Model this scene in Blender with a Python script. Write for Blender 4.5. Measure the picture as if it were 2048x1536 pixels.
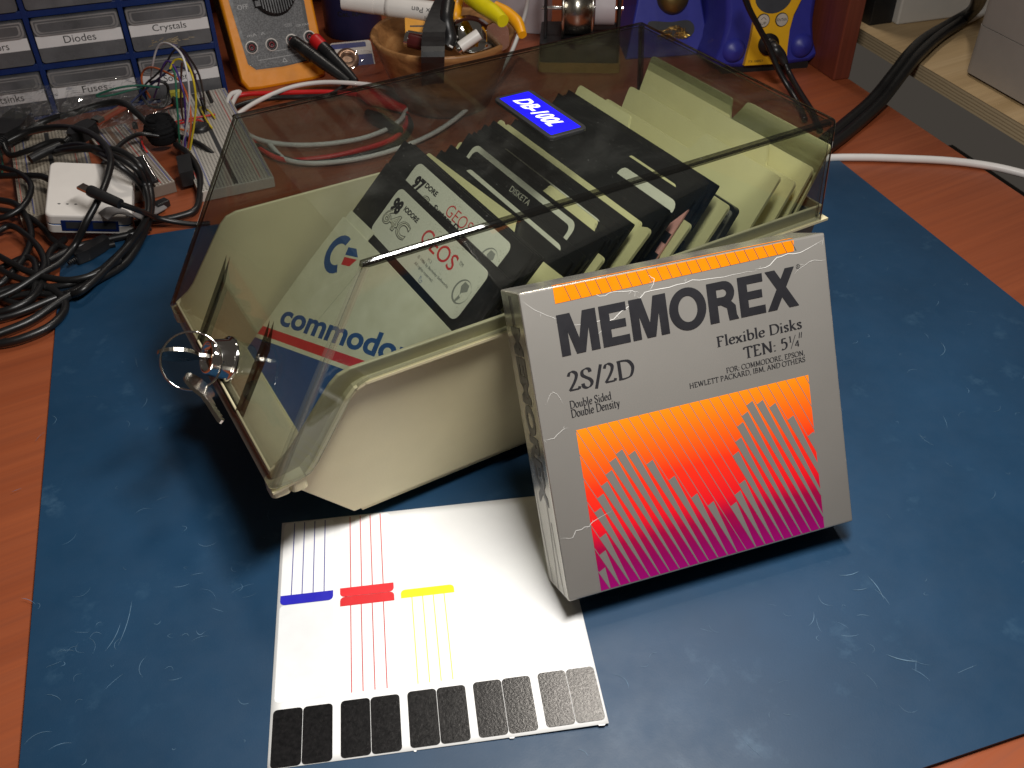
import bpy, bmesh, math, random
from mathutils import Vector, Matrix
random.seed(7)
PI = math.pi
S = 0.01                      # everything below is written in centimetres
sc = bpy.context.scene
COL = sc.collection
for o in list(bpy.data.objects):
    bpy.data.objects.remove(o)

# ------------------------------------------------------------------ camera
CF = 1921.253 / 2048.0        # focal length / picture width
CP = Vector((-10.6342, -29.8142, 34.8048))
C_AZ, C_EL, C_RO = 1.0488, 0.6945, -0.0108
_f = Vector((math.cos(C_EL) * math.cos(C_AZ), math.cos(C_EL) * math.sin(C_AZ), -math.sin(C_EL)))
_r0 = _f.cross(Vector((0, 0, 1))).normalized()
_u0 = _r0.cross(_f)
_r = math.cos(C_RO) * _r0 + math.sin(C_RO) * _u0
_u = -math.sin(C_RO) * _r0 + math.cos(C_RO) * _u0
cd = bpy.data.cameras.new('camera')
cam = bpy.data.objects.new('camera', cd)
COL.objects.link(cam)
cd.sensor_width = 36.0
cd.lens = CF * 36.0
cd.clip_start = 0.01
cd.clip_end = 50
cd.dof.use_dof = True
cd.dof.focus_distance = 0.45
cd.dof.aperture_fstop = 45.0
cam.matrix_world = Matrix(((_r.x, _u.x, -_f.x, CP.x * S), (_r.y, _u.y, -_f.y, CP.y * S), (_r.z, _u.z, -_f.z, CP.z * S), (0, 0, 0, 1)))
sc.camera = cam

def ray(px, py):
    """viewing direction of a photo pixel (2048 x 1536)"""
    return (_r * ((px - 1024) / 1921.253) + _u * ((768 - py) / 1921.253) + _f).normalized()

def G(px, py, z=0.0):
    """point of the room at height z seen at a photo pixel"""
    d = ray(px, py)
    return CP + d * ((z - CP.z) / d.z)

def HP(px, py, n, q):
    n = Vector(n); d = ray(px, py)
    return CP + d * ((Vector(q) - CP).dot(n) / d.dot(n))

# ------------------------------------------------------------------ world, lamps, exposure
w = bpy.data.worlds.new('World')
sc.world = w
w.use_nodes = True
bg = w.node_tree.nodes['Background']
bg.inputs[0].default_value = (1.0, 0.87, 0.74, 1)
bg.inputs[1].default_value = 0.05

def lamp(name, loc, target, power, size, color, size_y=None, spread=180):
    ld = bpy.data.lights.new(name, 'AREA')
    ld.shape = 'RECTANGLE' if size_y else 'DISK'
    ld.size = size * S
    if size_y:
        ld.size_y = size_y * S
    ld.energy = power
    ld.color = color
    ld.spread = math.radians(spread)
    lo = bpy.data.objects.new(name, ld)
    COL.objects.link(lo)
    lo.location = Vector(loc) * S
    d = (Vector(target) - Vector(loc)).normalized()
    lo.rotation_euler = d.to_track_quat('-Z', 'Y').to_euler()
    return lo

lamp('desk_lamp', (9.5, -9.5, 45), (5, -2, 0), 3.35, 20, (1.0, 0.97, 0.93), 6)
lamp('room_lamp', (66, 72, 160), (5, 0, 0), 6.5, 22, (1.0, 0.92, 0.82))

sc.view_settings.view_transform = 'Standard'
try:
    sc.view_settings.look = 'None'
except Exception:
    pass
sc.view_settings.exposure = 0.0
sc.view_settings.gamma = 1.0
sc.view_settings.use_curve_mapping = False
sc.render.engine = 'CYCLES'
sc.cycles.max_bounces = 14
sc.cycles.transparent_max_bounces = 24
sc.cycles.caustics_reflective = False
sc.cycles.caustics_refractive = False
sc.cycles.use_denoising = True
try:
    sc.cycles.denoiser = 'OPENIMAGEDENOISE'
except Exception:
    pass

# ------------------------------------------------------------------ materials
def srgb(r, g, b):
    def c(v):
        v /= 255.0
        return v / 12.92 if v <= 0.04045 else ((v + 0.055) / 1.055) ** 2.4
    return (c(r), c(g), c(b), 1)

class NT:
    def __init__(s, name):
        s.m = bpy.data.materials.new(name)
        s.m.use_nodes = True
        s.t = s.m.node_tree
        s.b = s.t.nodes.get('Principled BSDF')
        s.out = s.t.nodes.get('Material Output')
    def n(s, typ, **kw):
        nd = s.t.nodes.new(typ)
        for k, v in kw.items():
            if k.startswith('i_'):
                nd.inputs[k[2:].replace('_', ' ')].default_value = v
            elif k.startswith('x'):
                nd.inputs[int(k[1:])].default_value = v
            else:
                setattr(nd, k, v)
        return nd
    def l(s, a, b):
        s.t.links.new(a, b)
    def coord(s, scale=(1, 1, 1), rot=(0, 0, 0)):
        tc = s.n('ShaderNodeTexCoord')
        mp = s.n('ShaderNodeMapping')
        mp.inputs['Scale'].default_value = scale
        mp.inputs['Rotation'].default_value = rot
        s.l(tc.outputs['Object'], mp.inputs[0])
        return mp.outputs[0]
    def noise(s, vec, scale, detail=3, rough=0.55, dist=0.0):
        nd = s.n('ShaderNodeTexNoise', i_Scale=scale, i_Detail=detail, i_Roughness=rough, i_Distortion=dist)
        if vec is not None:
            s.l(vec, nd.inputs['Vector'])
        return nd.outputs[0]
    def ramp(s, fac, stops, interp='LINEAR'):
        nd = s.n('ShaderNodeValToRGB')
        cr = nd.color_ramp
        cr.interpolation = interp
        while len(cr.elements) < len(stops):
            cr.elements.new(0.5)
        for e, (p, c) in zip(cr.elements, stops):
            e.position = p
            e.color = c if len(c) == 4 else (*c, 1)
        s.l(fac, nd.inputs[0])
        return nd.outputs[0]
    def mix(s, fac, a, b, mode='MIX'):
        nd = s.n('ShaderNodeMix', data_type='RGBA', blend_type=mode)
        for sock, v in ((nd.inputs[0], fac), (nd.inputs[6], a), (nd.inputs[7], b)):
            if hasattr(v, 'is_linked'):
                s.l(v, sock)
            elif isinstance(v, (int, float)):
                sock.default_value = v
            else:
                sock.default_value = v if len(v) == 4 else (*v, 1)
        return nd.outputs[2]
    def math(s, op, a, b=0.0, c=0.0):
        nd = s.n('ShaderNodeMath', operation=op)
        for i, v in enumerate((a, b, c)):
            if hasattr(v, 'is_linked'):
                s.l(v, nd.inputs[i])
            else:
                nd.inputs[i].default_value = v
        return nd.outputs[0]
    def bump(s, h, strength=0.2, dist=0.0005):
        nd = s.n('ShaderNodeBump', i_Strength=strength, i_Distance=dist)
        s.l(h, nd.inputs['Height'])
        s.l(nd.outputs[0], s.b.inputs['Normal'])

def mat(name, col, rough=0.5, metal=0.0, var=0.12, scale=60, bump=0.0, bscale=400, spec=0.5, rvar=0.12, coat=0.0):
    """plain surface with slight uneven colour, gloss and grain"""
    t = NT(name)
    v = t.coord()
    n1 = t.noise(v, scale, 4)
    c = col if len(col) == 4 else (*col, 1)
    a = tuple(max(0, x * (1 - var)) for x in c[:3]); b = tuple(min(1, x * (1 + var)) for x in c[:3])
    t.l(t.ramp(n1, [(0.3, a), (0.7, b)]), t.b.inputs['Base Color'])
    t.l(t.math('MULTIPLY_ADD', t.noise(v, scale * 2.7, 3), 2 * rvar, max(0.02, rough - rvar)), t.b.inputs['Roughness'])
    t.b.inputs['Metallic'].default_value = metal
    t.b.inputs['Specular IOR Level'].default_value = spec
    if coat:
        t.b.inputs['Coat Weight'].default_value = coat
    if bump:
        t.bump(t.noise(v, bscale, 3), bump)
    return t.m

M = {}
M['cream'] = mat('cream_plastic', srgb(193, 184, 150), 0.42, var=0.05, scale=30, bump=0.08, bscale=900)
M['divider'] = mat('divider_plastic', srgb(221, 213, 160), 0.45, var=0.05, scale=30, bump=0.05, bscale=700)
M['black_vinyl'] = mat('black_vinyl', (0.007, 0.0075, 0.0085), 0.40, var=0.2, bump=0.08, bscale=1500, spec=0.35)
M['black'] = mat('black_plastic', (0.012, 0.012, 0.013), 0.38, bump=0.05)
M['black_rubber'] = mat('black_rubber', (0.0065, 0.0065, 0.007), 0.38, bump=0.05)
M['ink'] = mat('black_ink', (0.014, 0.014, 0.017), 0.45)
M['chrome'] = mat('chrome', (0.80, 0.79, 0.77), 0.08, 1.0, var=0.03, rvar=0.05)
M['steel'] = mat('worn_steel', (0.52, 0.49, 0.43), 0.24, 1.0, var=0.15, rvar=0.1, bump=0.1)
M['white'] = mat('white_plastic', (0.72, 0.68, 0.64), 0.4, var=0.03)
M['white_cable'] = mat('white_cable', (0.70, 0.68, 0.66), 0.4, var=0.04)
M['paper'] = mat('paper', (0.80, 0.80, 0.79), 0.6, var=0.015, scale=90, bump=0.05, bscale=900)
M['red'] = mat('red_plastic', srgb(205, 30, 32), 0.4)
M['label'] = mat('label_paper', srgb(214, 211, 190), 0.55, var=0.05, scale=120)

def speckled_label():
    t = NT('speckled_label')
    v = t.coord()
    m1 = t.ramp(t.noise(v, 1500, 2), [(0.60, (0, 0, 0)), (0.70, (1, 1, 1))])
    m2 = t.ramp(t.noise(v, 55, 3), [(0.50, (0, 0, 0)), (0.68, (1, 1, 1))])
    f = t.mix(1.0, m1, m2, 'MULTIPLY')
    t.l(t.mix(f, srgb(210, 208, 190), srgb(120, 112, 86)), t.b.inputs['Base Color'])
    t.b.inputs['Roughness'].default_value = 0.5
    return t.m
M['speckled'] = speckled_label()

def wood(name, dark, mid, light, rot=0.0, sc_=1.0, rough=0.4, axis=0):
    t = NT(name)
    st = [38 * sc_] * 3
    st[axis] = 1.6 * sc_
    v = t.coord(tuple(st), (0, 0, rot))
    st2 = [260 * sc_] * 3
    st2[axis] = 7 * sc_
    v2 = t.coord(tuple(st2), (0, 0, rot))
    a = t.noise(v, 1.0, 5, 0.6, 0.6)
    b = t.noise(v2, 1.0, 4, 0.6, 0.2)
    c = t.ramp(a, [(0.28, dark), (0.5, mid), (0.72, light)])
    c2 = t.ramp(b, [(0.32, (0.80, 0.78, 0.76)), (0.62, (1.0, 1.0, 1.0))])
    t.l(t.mix(0.8, c, c2, 'MULTIPLY'), t.b.inputs['Base Color'])
    t.l(t.ramp(b, [(0.3, (rough + 0.1,) * 3), (0.7, (rough - 0.05,) * 3)]), t.b.inputs['Roughness'])
    t.bump(b, 0.08, 0.0004)
    return t.m
DA = -0.222                                         # the desk's own direction
M['desk'] = wood('cherry_laminate', (0.235, 0.054, 0.019), (0.285, 0.070, 0.025), (0.33, 0.086, 0.031), -DA)
M['panel'] = wood('cherry_panel', (0.13, 0.030, 0.018), (0.17, 0.040, 0.022), (0.21, 0.050, 0.028), 0, axis=2)

def mat_blue():
    t = NT('blue_rubber_mat')
    v = t.coord()
    a = t.noise(v, 9, 5, 0.6)
    b = t.noise(v, 60, 5, 0.65)
    c = t.ramp(a, [(0.3, (0.0052, 0.031, 0.071)), (0.7, (0.0100, 0.046, 0.102))])
    sm = t.ramp(b, [(0.55, (0, 0, 0)), (0.85, (0.55, 0.55, 0.55))])
    pt = t.ramp(t.noise(v, 16, 4), [(0.5, (0, 0, 0)), (0.7, (1, 1, 1))])
    t.l(t.mix(t.mix(1.0, sm, pt, 'MULTIPLY'), c, (0.10, 0.19, 0.28)), t.b.inputs['Base Color'])
    vs = t.coord((60, 900, 1), (0, 0, 0.7))
    s1 = t.noise(vs, 1.0, 2)
    t.l(t.ramp(b, [(0.3, (0.52,) * 3), (0.75, (0.40,) * 3)]), t.b.inputs['Roughness'])
    t.bump(t.noise(v, 1300, 3), 0.10, 0.0003)
    t.b.inputs['Specular IOR Level'].default_value = 0.38
    return t.m
M['mat'] = mat_blue()
M['mat_scratch'] = mat('pale_scratch', (0.080, 0.155, 0.235), 0.6, var=0.4, scale=200)

def acrylic(name, tint, haze=0.02, smudge=0.06, refl=1.0):
    t = NT(name)
    t.t.nodes.remove(t.b)
    lw = t.n('ShaderNodeLayerWeight', i_Blend=0.5)
    f5 = t.math('POWER', lw.outputs['Facing'], 5.0)
    fr = t.math('MULTIPLY_ADD', f5, 0.9 * refl, 0.040 * refl)
    tr = t.n('ShaderNodeBsdfTransparent')
    tr.inputs[0].default_value = (*tint, 1)
    gl = t.n('ShaderNodeBsdfGlossy')
    gl.inputs['Roughness'].default_value = 0.03
    df = t.n('ShaderNodeBsdfDiffuse')
    df.inputs[0].default_value = (0.55, 0.55, 0.50, 1)
    v = t.coord()
    n1 = t.ramp(t.noise(v, 22, 5, 0.6, 0.5), [(0.52, (haze,) * 3), (0.74, (smudge,) * 3)])
    n2 = t.ramp(t.noise(v, 700, 2), [(0.72, (0, 0, 0)), (0.78, (0.10,) * 3)])
    hz = t.mix(1.0, n1, n2, 'ADD')
    m1 = t.n('ShaderNodeMixShader')
    t.l(hz, m1.inputs[0]); t.l(tr.outputs[0], m1.inputs[1]); t.l(df.outputs[0], m1.inputs[2])
    m2 = t.n('ShaderNodeMixShader')
    t.l(fr, m2.inputs[0]); t.l(m1.outputs[0], m2.inputs[1]); t.l(gl.outputs[0], m2.inputs[2])
    t.l(m2.outputs[0], t.out.inputs[0])
    return t.m
M['smoke'] = acrylic('smoked_acrylic', (0.785, 0.805, 0.785), 0.003, 0.020)
M['smoke_edge'] = acrylic('smoked_acrylic_edge', (0.16, 0.16, 0.14), 0.005, 0.01, 1.8)  # light piping along the sheet edges put in as a darker tint
M['smoke_fold'] = acrylic('smoked_acrylic_fold', (0.66, 0.66, 0.60), 0.10, 0.16, 1.5)  # paler hazy copy; on the lid's lower rim it paints a highlight
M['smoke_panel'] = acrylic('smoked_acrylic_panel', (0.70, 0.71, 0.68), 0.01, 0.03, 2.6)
M['bag'] = acrylic('clear_bag', (0.93, 0.93, 0.93), 0.04, 0.12, 2.0)
M['clear'] = acrylic('clear_drawer', (0.80, 0.80, 0.81), 0.10, 0.16, 1.2)

def grad_art():
    t = NT('printed_gradient')
    tc = t.n('ShaderNodeTexCoord')
    sx = t.n('ShaderNodeSeparateXYZ')
    t.l(tc.outputs['Object'], sx.inputs[0])
    f = t.math('DIVIDE', sx.outputs[2], 7.35 * S)
    c = t.ramp(f, [(0.0, srgb(156, 0, 112)), (0.13, srgb(146, 0, 88)), (0.26, srgb(165, 2, 64)), (0.38, srgb(242, 22, 36)), (0.62, srgb(250, 52, 22)), (0.82, srgb(255, 106, 18)), (1.0, srgb(255, 140, 14))])
    t.l(c, t.b.inputs['Base Color'])
    t.b.inputs['Roughness'].default_value = 0.40
    return t.m
M['art'] = grad_art()
M['carton'] = mat('silver_carton', (0.30, 0.288, 0.265), 0.36, 0.40, var=0.05, scale=14, bump=0.22, bscale=26, rvar=0.06)
M['carton_side'] = mat('worn_carton_side', (0.44, 0.42, 0.37), 0.24, 0.75, var=0.12, scale=60, bump=0.10, bscale=70, rvar=0.08)
M['foil_orange'] = mat('orange_foil', srgb(255, 140, 10), 0.30, 0.25, var=0.05, bump=0.15, bscale=150)
M['crease'] = mat('white_crease', (0.62, 0.61, 0.58), 0.7)
M['side_ink'] = mat('dark_grey_ink', (0.07, 0.067, 0.062), 0.35)

# ------------------------------------------------------------------ mesh building
def cat_rom(pts, n=6, closed=False):
    pts = [Vector(p) for p in pts]
    if len(pts) < 3:
        return pts
    out = []
    N = len(pts)
    for i in range(N if closed else N - 1):
        if closed:
            p0, p1, p2, p3 = pts[i - 1], pts[i], pts[(i + 1) % N], pts[(i + 2) % N]
        else:
            p0 = pts[i - 1] if i > 0 else pts[0] * 2 - pts[1]
            p1, p2 = pts[i], pts[i + 1]
            p3 = pts[i + 2] if i + 2 < N else pts[-1] * 2 - pts[-2]
        for k in range(n):
            t = k / n
            out.append(0.5 * ((2 * p1) + (p2 - p0) * t + (2 * p0 - 5 * p1 + 4 * p2 - p3) * t * t + (3 * p1 - p0 - 3 * p2 + p3) * t ** 3))
    if not closed:
        out.append(pts[-1])
    return out

I4 = Matrix.Identity(4)
def frame(o, ex, ey, ez=None):
    ex = Vector(ex).normalized(); ey = Vector(ey).normalized()
    ez = Vector(ez).normalized() if ez is not None else ex.cross(ey)
    o = Vector(o)
    return Matrix(((ex.x, ey.x, ez.x, o.x), (ex.y, ey.y, ez.y, o.y), (ex.z, ey.z, ez.z, o.z), (0, 0, 0, 1)))

def rrect(x0, y0, x1, y1, r, n=4):
    """rounded rectangle outline, anticlockwise; r number or (bl, br, tr, tl)"""
    r = r if isinstance(r, (tuple, list)) else (r,) * 4
    out = []
    for (cx, cy, a0, q) in ((x0, y0, PI, r[0]), (x1, y0, 1.5 * PI, r[1]), (x1, y1, 0, r[2]), (x0, y1, 0.5 * PI, r[3])):
        ox = cx + (q if cx == x0 else -q); oy = cy + (q if cy == y0 else -q)
        if q <= 0:
            out.append((cx, cy)); continue
        for k in range(n + 1):
            a = a0 + k / n * PI / 2
            out.append((ox + q * math.cos(a), oy + q * math.sin(a)))
    return out

def circ(cx, cy, r, n=24, ry=None):
    ry = ry or r
    return [(cx + r * math.cos(2 * PI * k / n), cy + ry * math.sin(2 * PI * k / n)) for k in range(n)]

class MB:
    def __init__(s):
        s.v = []; s.f = []; s.m = []; s.sm = []; s.mats = []; s.lift = 0.0
    def mi(s, m):
        if m is None:
            m = s.mats[0] if s.mats else 'white'
        if m not in s.mats:
            s.mats.append(m)
        return s.mats.index(m)
    def add(s, vs, fs, m, T=I4, smooth=False):
        b = len(s.v); k = s.mi(m)
        s.v += [T @ Vector(p) for p in vs]
        for f in fs:
            s.f.append([b + i for i in f]); s.m.append(k); s.sm.append(smooth)
    def box(s, x0, y0, z0, x1, y1, z1, m, T=I4):
        vs = [(x, y, z) for z in (z0, z1) for y in (y0, y1) for x in (x0, x1)]
        s.add(vs, [(0, 2, 3, 1), (4, 5, 7, 6), (0, 1, 5, 4), (2, 6, 7, 3), (0, 4, 6, 2), (1, 3, 7, 5)], m, T)
    def prism(s, poly, z0, z1, m, T=I4, smooth=False, ch=0.0):
        """poly (x, y) extruded from z0 to z1, optional chamfer-like rounding of the top rim"""
        n = len(poly)
        rings = [(0, z0)]
        if ch:
            rings += [(0, z1 - ch), (ch * 0.3, z1 - ch * 0.3), (ch, z1)]
        else:
            rings += [(0, z1)]
        cx = sum(p[0] for p in poly) / n; cy = sum(p[1] for p in poly) / n
        vs = []
        for ins, z in rings:
            for (x, y) in poly:
                d = math.hypot(x - cx, y - cy) or 1
                k = max(0.0, 1 - ins / d)
                vs.append((cx + (x - cx) * k, cy + (y - cy) * k, z))
        fs = []
        for r in range(len(rings) - 1):
            for i in range(n):
                j = (i + 1) % n
                fs.append((r * n + i, r * n + j, (r + 1) * n + j, (r + 1) * n + i))
        s.add(vs, fs, m, T, smooth)
        b = (len(rings) - 1) * n
        s.add([vs[i] for i in range(n)], [tuple(range(n - 1, -1, -1))], m, T)
        s.add([vs[b + i] for i in range(n)], [tuple(range(n))], m, T)
    def poly(s, pts, z, m, T=I4):
        """flat printed shape at height z of frame T"""
        s.lift = (s.lift + 0.00012) if s.lift < 0.02 else 0.0
        s.add([(p[0], p[1], z + s.lift) for p in pts], [tuple(range(len(pts)))], m, T)
    def ring(s, outer, inner, z, m, T=I4):
        n = len(outer); s.lift = (s.lift + 0.00012) if s.lift < 0.02 else 0.0
        s.add([(p[0], p[1], z + s.lift) for p in outer] + [(p[0], p[1], z + s.lift) for p in inner], [(i, (i + 1) % n, n + (i + 1) % n, n + i) for i in range(n)], m, T)
    def line(s, pts, wd, z, m, T=I4, taper=False):
        """flat stroke of width wd along 2-D points"""
        pts = [Vector((p[0], p[1])) for p in pts]
        n = len(pts); L = []; R = []
        for i, p in enumerate(pts):
            d = (pts[min(i + 1, n - 1)] - pts[max(i - 1, 0)])
            d = d.normalized() if d.length else Vector((1, 0))
            q = Vector((-d.y, d.x)) * (wd / 2 * ((1 - abs(2 * i / (n - 1) - 1) ** 3) if taper else 1) + (0.0008 if taper else 0))
            L.append(p + q); R.append(p - q)
        s.lift = (s.lift + 0.00012) if s.lift < 0.02 else 0.0
        s.add([(p.x, p.y, z + s.lift) for p in L + R], [(n + i, n + i + 1, i + 1, i) for i in range(n - 1)], m, T)
    def tube(s, pts, r, m, n=10, T=I4, caps=True, closed=False):
        pts = [Vector(p) for p in pts]
        N = len(pts)
        rad = r if isinstance(r, (list, tuple)) else [r] * N
        vs = []; prev = None
        for i, p in enumerate(pts):
            if closed:
                d = (pts[(i + 1) % N] - pts[i - 1]).normalized()
            else:
                d = (pts[min(i + 1, N - 1)] - pts[max(i - 1, 0)]).normalized()
            if prev is None:
                a = Vector((0, 0, 1)) if abs(d.z) < 0.9 else Vector((1, 0, 0))
                x = d.cross(a).normalized()
            else:
                x = (prev - d * prev.dot(d)).normalized()
            prev = x
            y = d.cross(x)
            for k in range(n):
                a = 2 * PI * k / n
                vs.append(p + (x * math.cos(a) + y * math.sin(a)) * rad[i])
        fs = []
        for i in range(N if closed else N - 1):
            j = (i + 1) % N
            for k in range(n):
                fs.append((i * n + k, i * n + (k + 1) % n, j * n + (k + 1) % n, j * n + k))
        s.add(vs, fs, m, T, True)
        if caps and not closed:
            s.add(vs[:n], [tuple(range(n - 1, -1, -1))], m, T)
            s.add(vs[-n:], [tuple(range(n))], m, T)
    def lathe(s, prof, m, T=I4, n=32, smooth=True, cap=True):
        """profile of (radius, z) turned about the local z axis"""
        vs = []
        for (r, z) in prof:
            for k in range(n):
                a = 2 * PI * k / n
                vs.append((r * math.cos(a), r * math.sin(a), z))
        fs = []
        for i in range(len(prof) - 1):
            for k in range(n):
                fs.append((i * n + k, i * n + (k + 1) % n, (i + 1) * n + (k + 1) % n, (i + 1) * n + k))
        s.add(vs, fs, m, T, smooth)
        if cap:
            s.add(vs[:n], [tuple(range(n - 1, -1, -1))], m, T)
            s.add(vs[-n:], [tuple(range(n))], m, T)
    def text(s, txt, x, y, wd, ht, z, m, T=I4, bold=0.0, serif=False, shear=0.0):
        """lettering fitted into the box x, y, wd, ht of frame T"""
        polys = serif_polys(txt) if serif else sans_polys(txt, bold)
        X = [p[0] for q in polys for p in q]; Y = [p[1] for q in polys for p in q]
        if not X:
            return
        x0, x1, y0, y1 = min(X), max(X), min(Y), max(Y)
        sx = wd / (x1 - x0)
        sy = ht / (y1 - y0) if ht else sx
        for q in polys:
            if serif:
                s.lift = (s.lift + 0.00011) if s.lift < 0.0015 else 0.0
            s.add([(x + (p[0] - x0) * sx + shear * (p[1] - y0) * sy, y + (p[1] - y0) * sy, z + s.lift + 0.0002) for p in q], [tuple(range(len(q)))], m, T)
    def build(s, name, parent=None, loc=None, world=False, bevel=0.0, segs=2, mods=None, **tags):
        """link as ONE mesh object; loc = its origin (cm) in the vertices' space"""
        me = bpy.data.meshes.new(name)
        loc = Vector(loc) if loc is not None else Vector((0, 0, 0))
        me.from_pydata([tuple((p - loc) * S) for p in s.v], [], s.f)
        for k in s.mats:
            me.materials.append(M[k])
        me.polygons.foreach_set('material_index', s.m)
        me.polygons.foreach_set('use_smooth', s.sm)
        me.update()
        o = bpy.data.objects.new(name, me)
        COL.objects.link(o)
        o.location = loc * S
        if parent:
            o.parent = parent
        if bevel:
            b = o.modifiers.new('bevel', 'BEVEL')
            b.width = bevel * S; b.segments = segs; b.limit_method = 'ANGLE'; b.angle_limit = math.radians(40)
            b.harden_normals = False
        tag(o, **tags)
        return o

def tag(o, label=None, cat=None, group=None, kind=None):
    if label: o['label'] = label
    if cat: o['category'] = cat
    if group: o['group'] = group
    if kind: o['kind'] = kind
    return o

def thing(name, label, cat, loc=(0, 0, 0), T=None, group=None):
    o = bpy.data.objects.new(name, None)
    COL.objects.link(o)
    o.empty_display_size = 0.02
    if T is not None:
        Q = T.copy(); Q.translation = Q.translation * S
        o.matrix_world = Q
    else:
        o.location = Vector(loc) * S
    return tag(o, label, cat, group)

def dup(root, loc=None, T=None, label=None, group=None):
    r = root.copy(); COL.objects.link(r)
    if T is not None:
        Q = T.copy(); Q.translation = Q.translation * S
        r.matrix_world = Q
    elif loc is not None:
        r.location = Vector(loc) * S
    if label: r['label'] = label
    if group: r['group'] = group
    for ch in list(root.children):
        c = ch.copy(); COL.objects.link(c); c.parent = r
        for g in list(ch.children):
            d = g.copy(); COL.objects.link(d); d.parent = c
    return r

# ------------------------------------------------------------------ lettering
_sans = {}
def sans_polys(txt, bold=0.0):
    key = (txt, bold)
    if key not in _sans:
        cu = bpy.data.curves.new('t', 'FONT')
        cu.body = txt
        cu.size = 1.0
        cu.offset = bold
        cu.resolution_u = 4
        ob = bpy.data.objects.new('t', cu)
        COL.objects.link(ob)
        dg = bpy.context.evaluated_depsgraph_get()
        me = bpy.data.meshes.new_from_object(ob.evaluated_get(dg))
        _sans[key] = [[(me.vertices[i].co.x, me.vertices[i].co.y) for i in p.vertices] for p in me.polygons]
        bpy.data.objects.remove(ob); bpy.data.curves.remove(cu); bpy.data.meshes.remove(me)
    return _sans[key]

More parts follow.
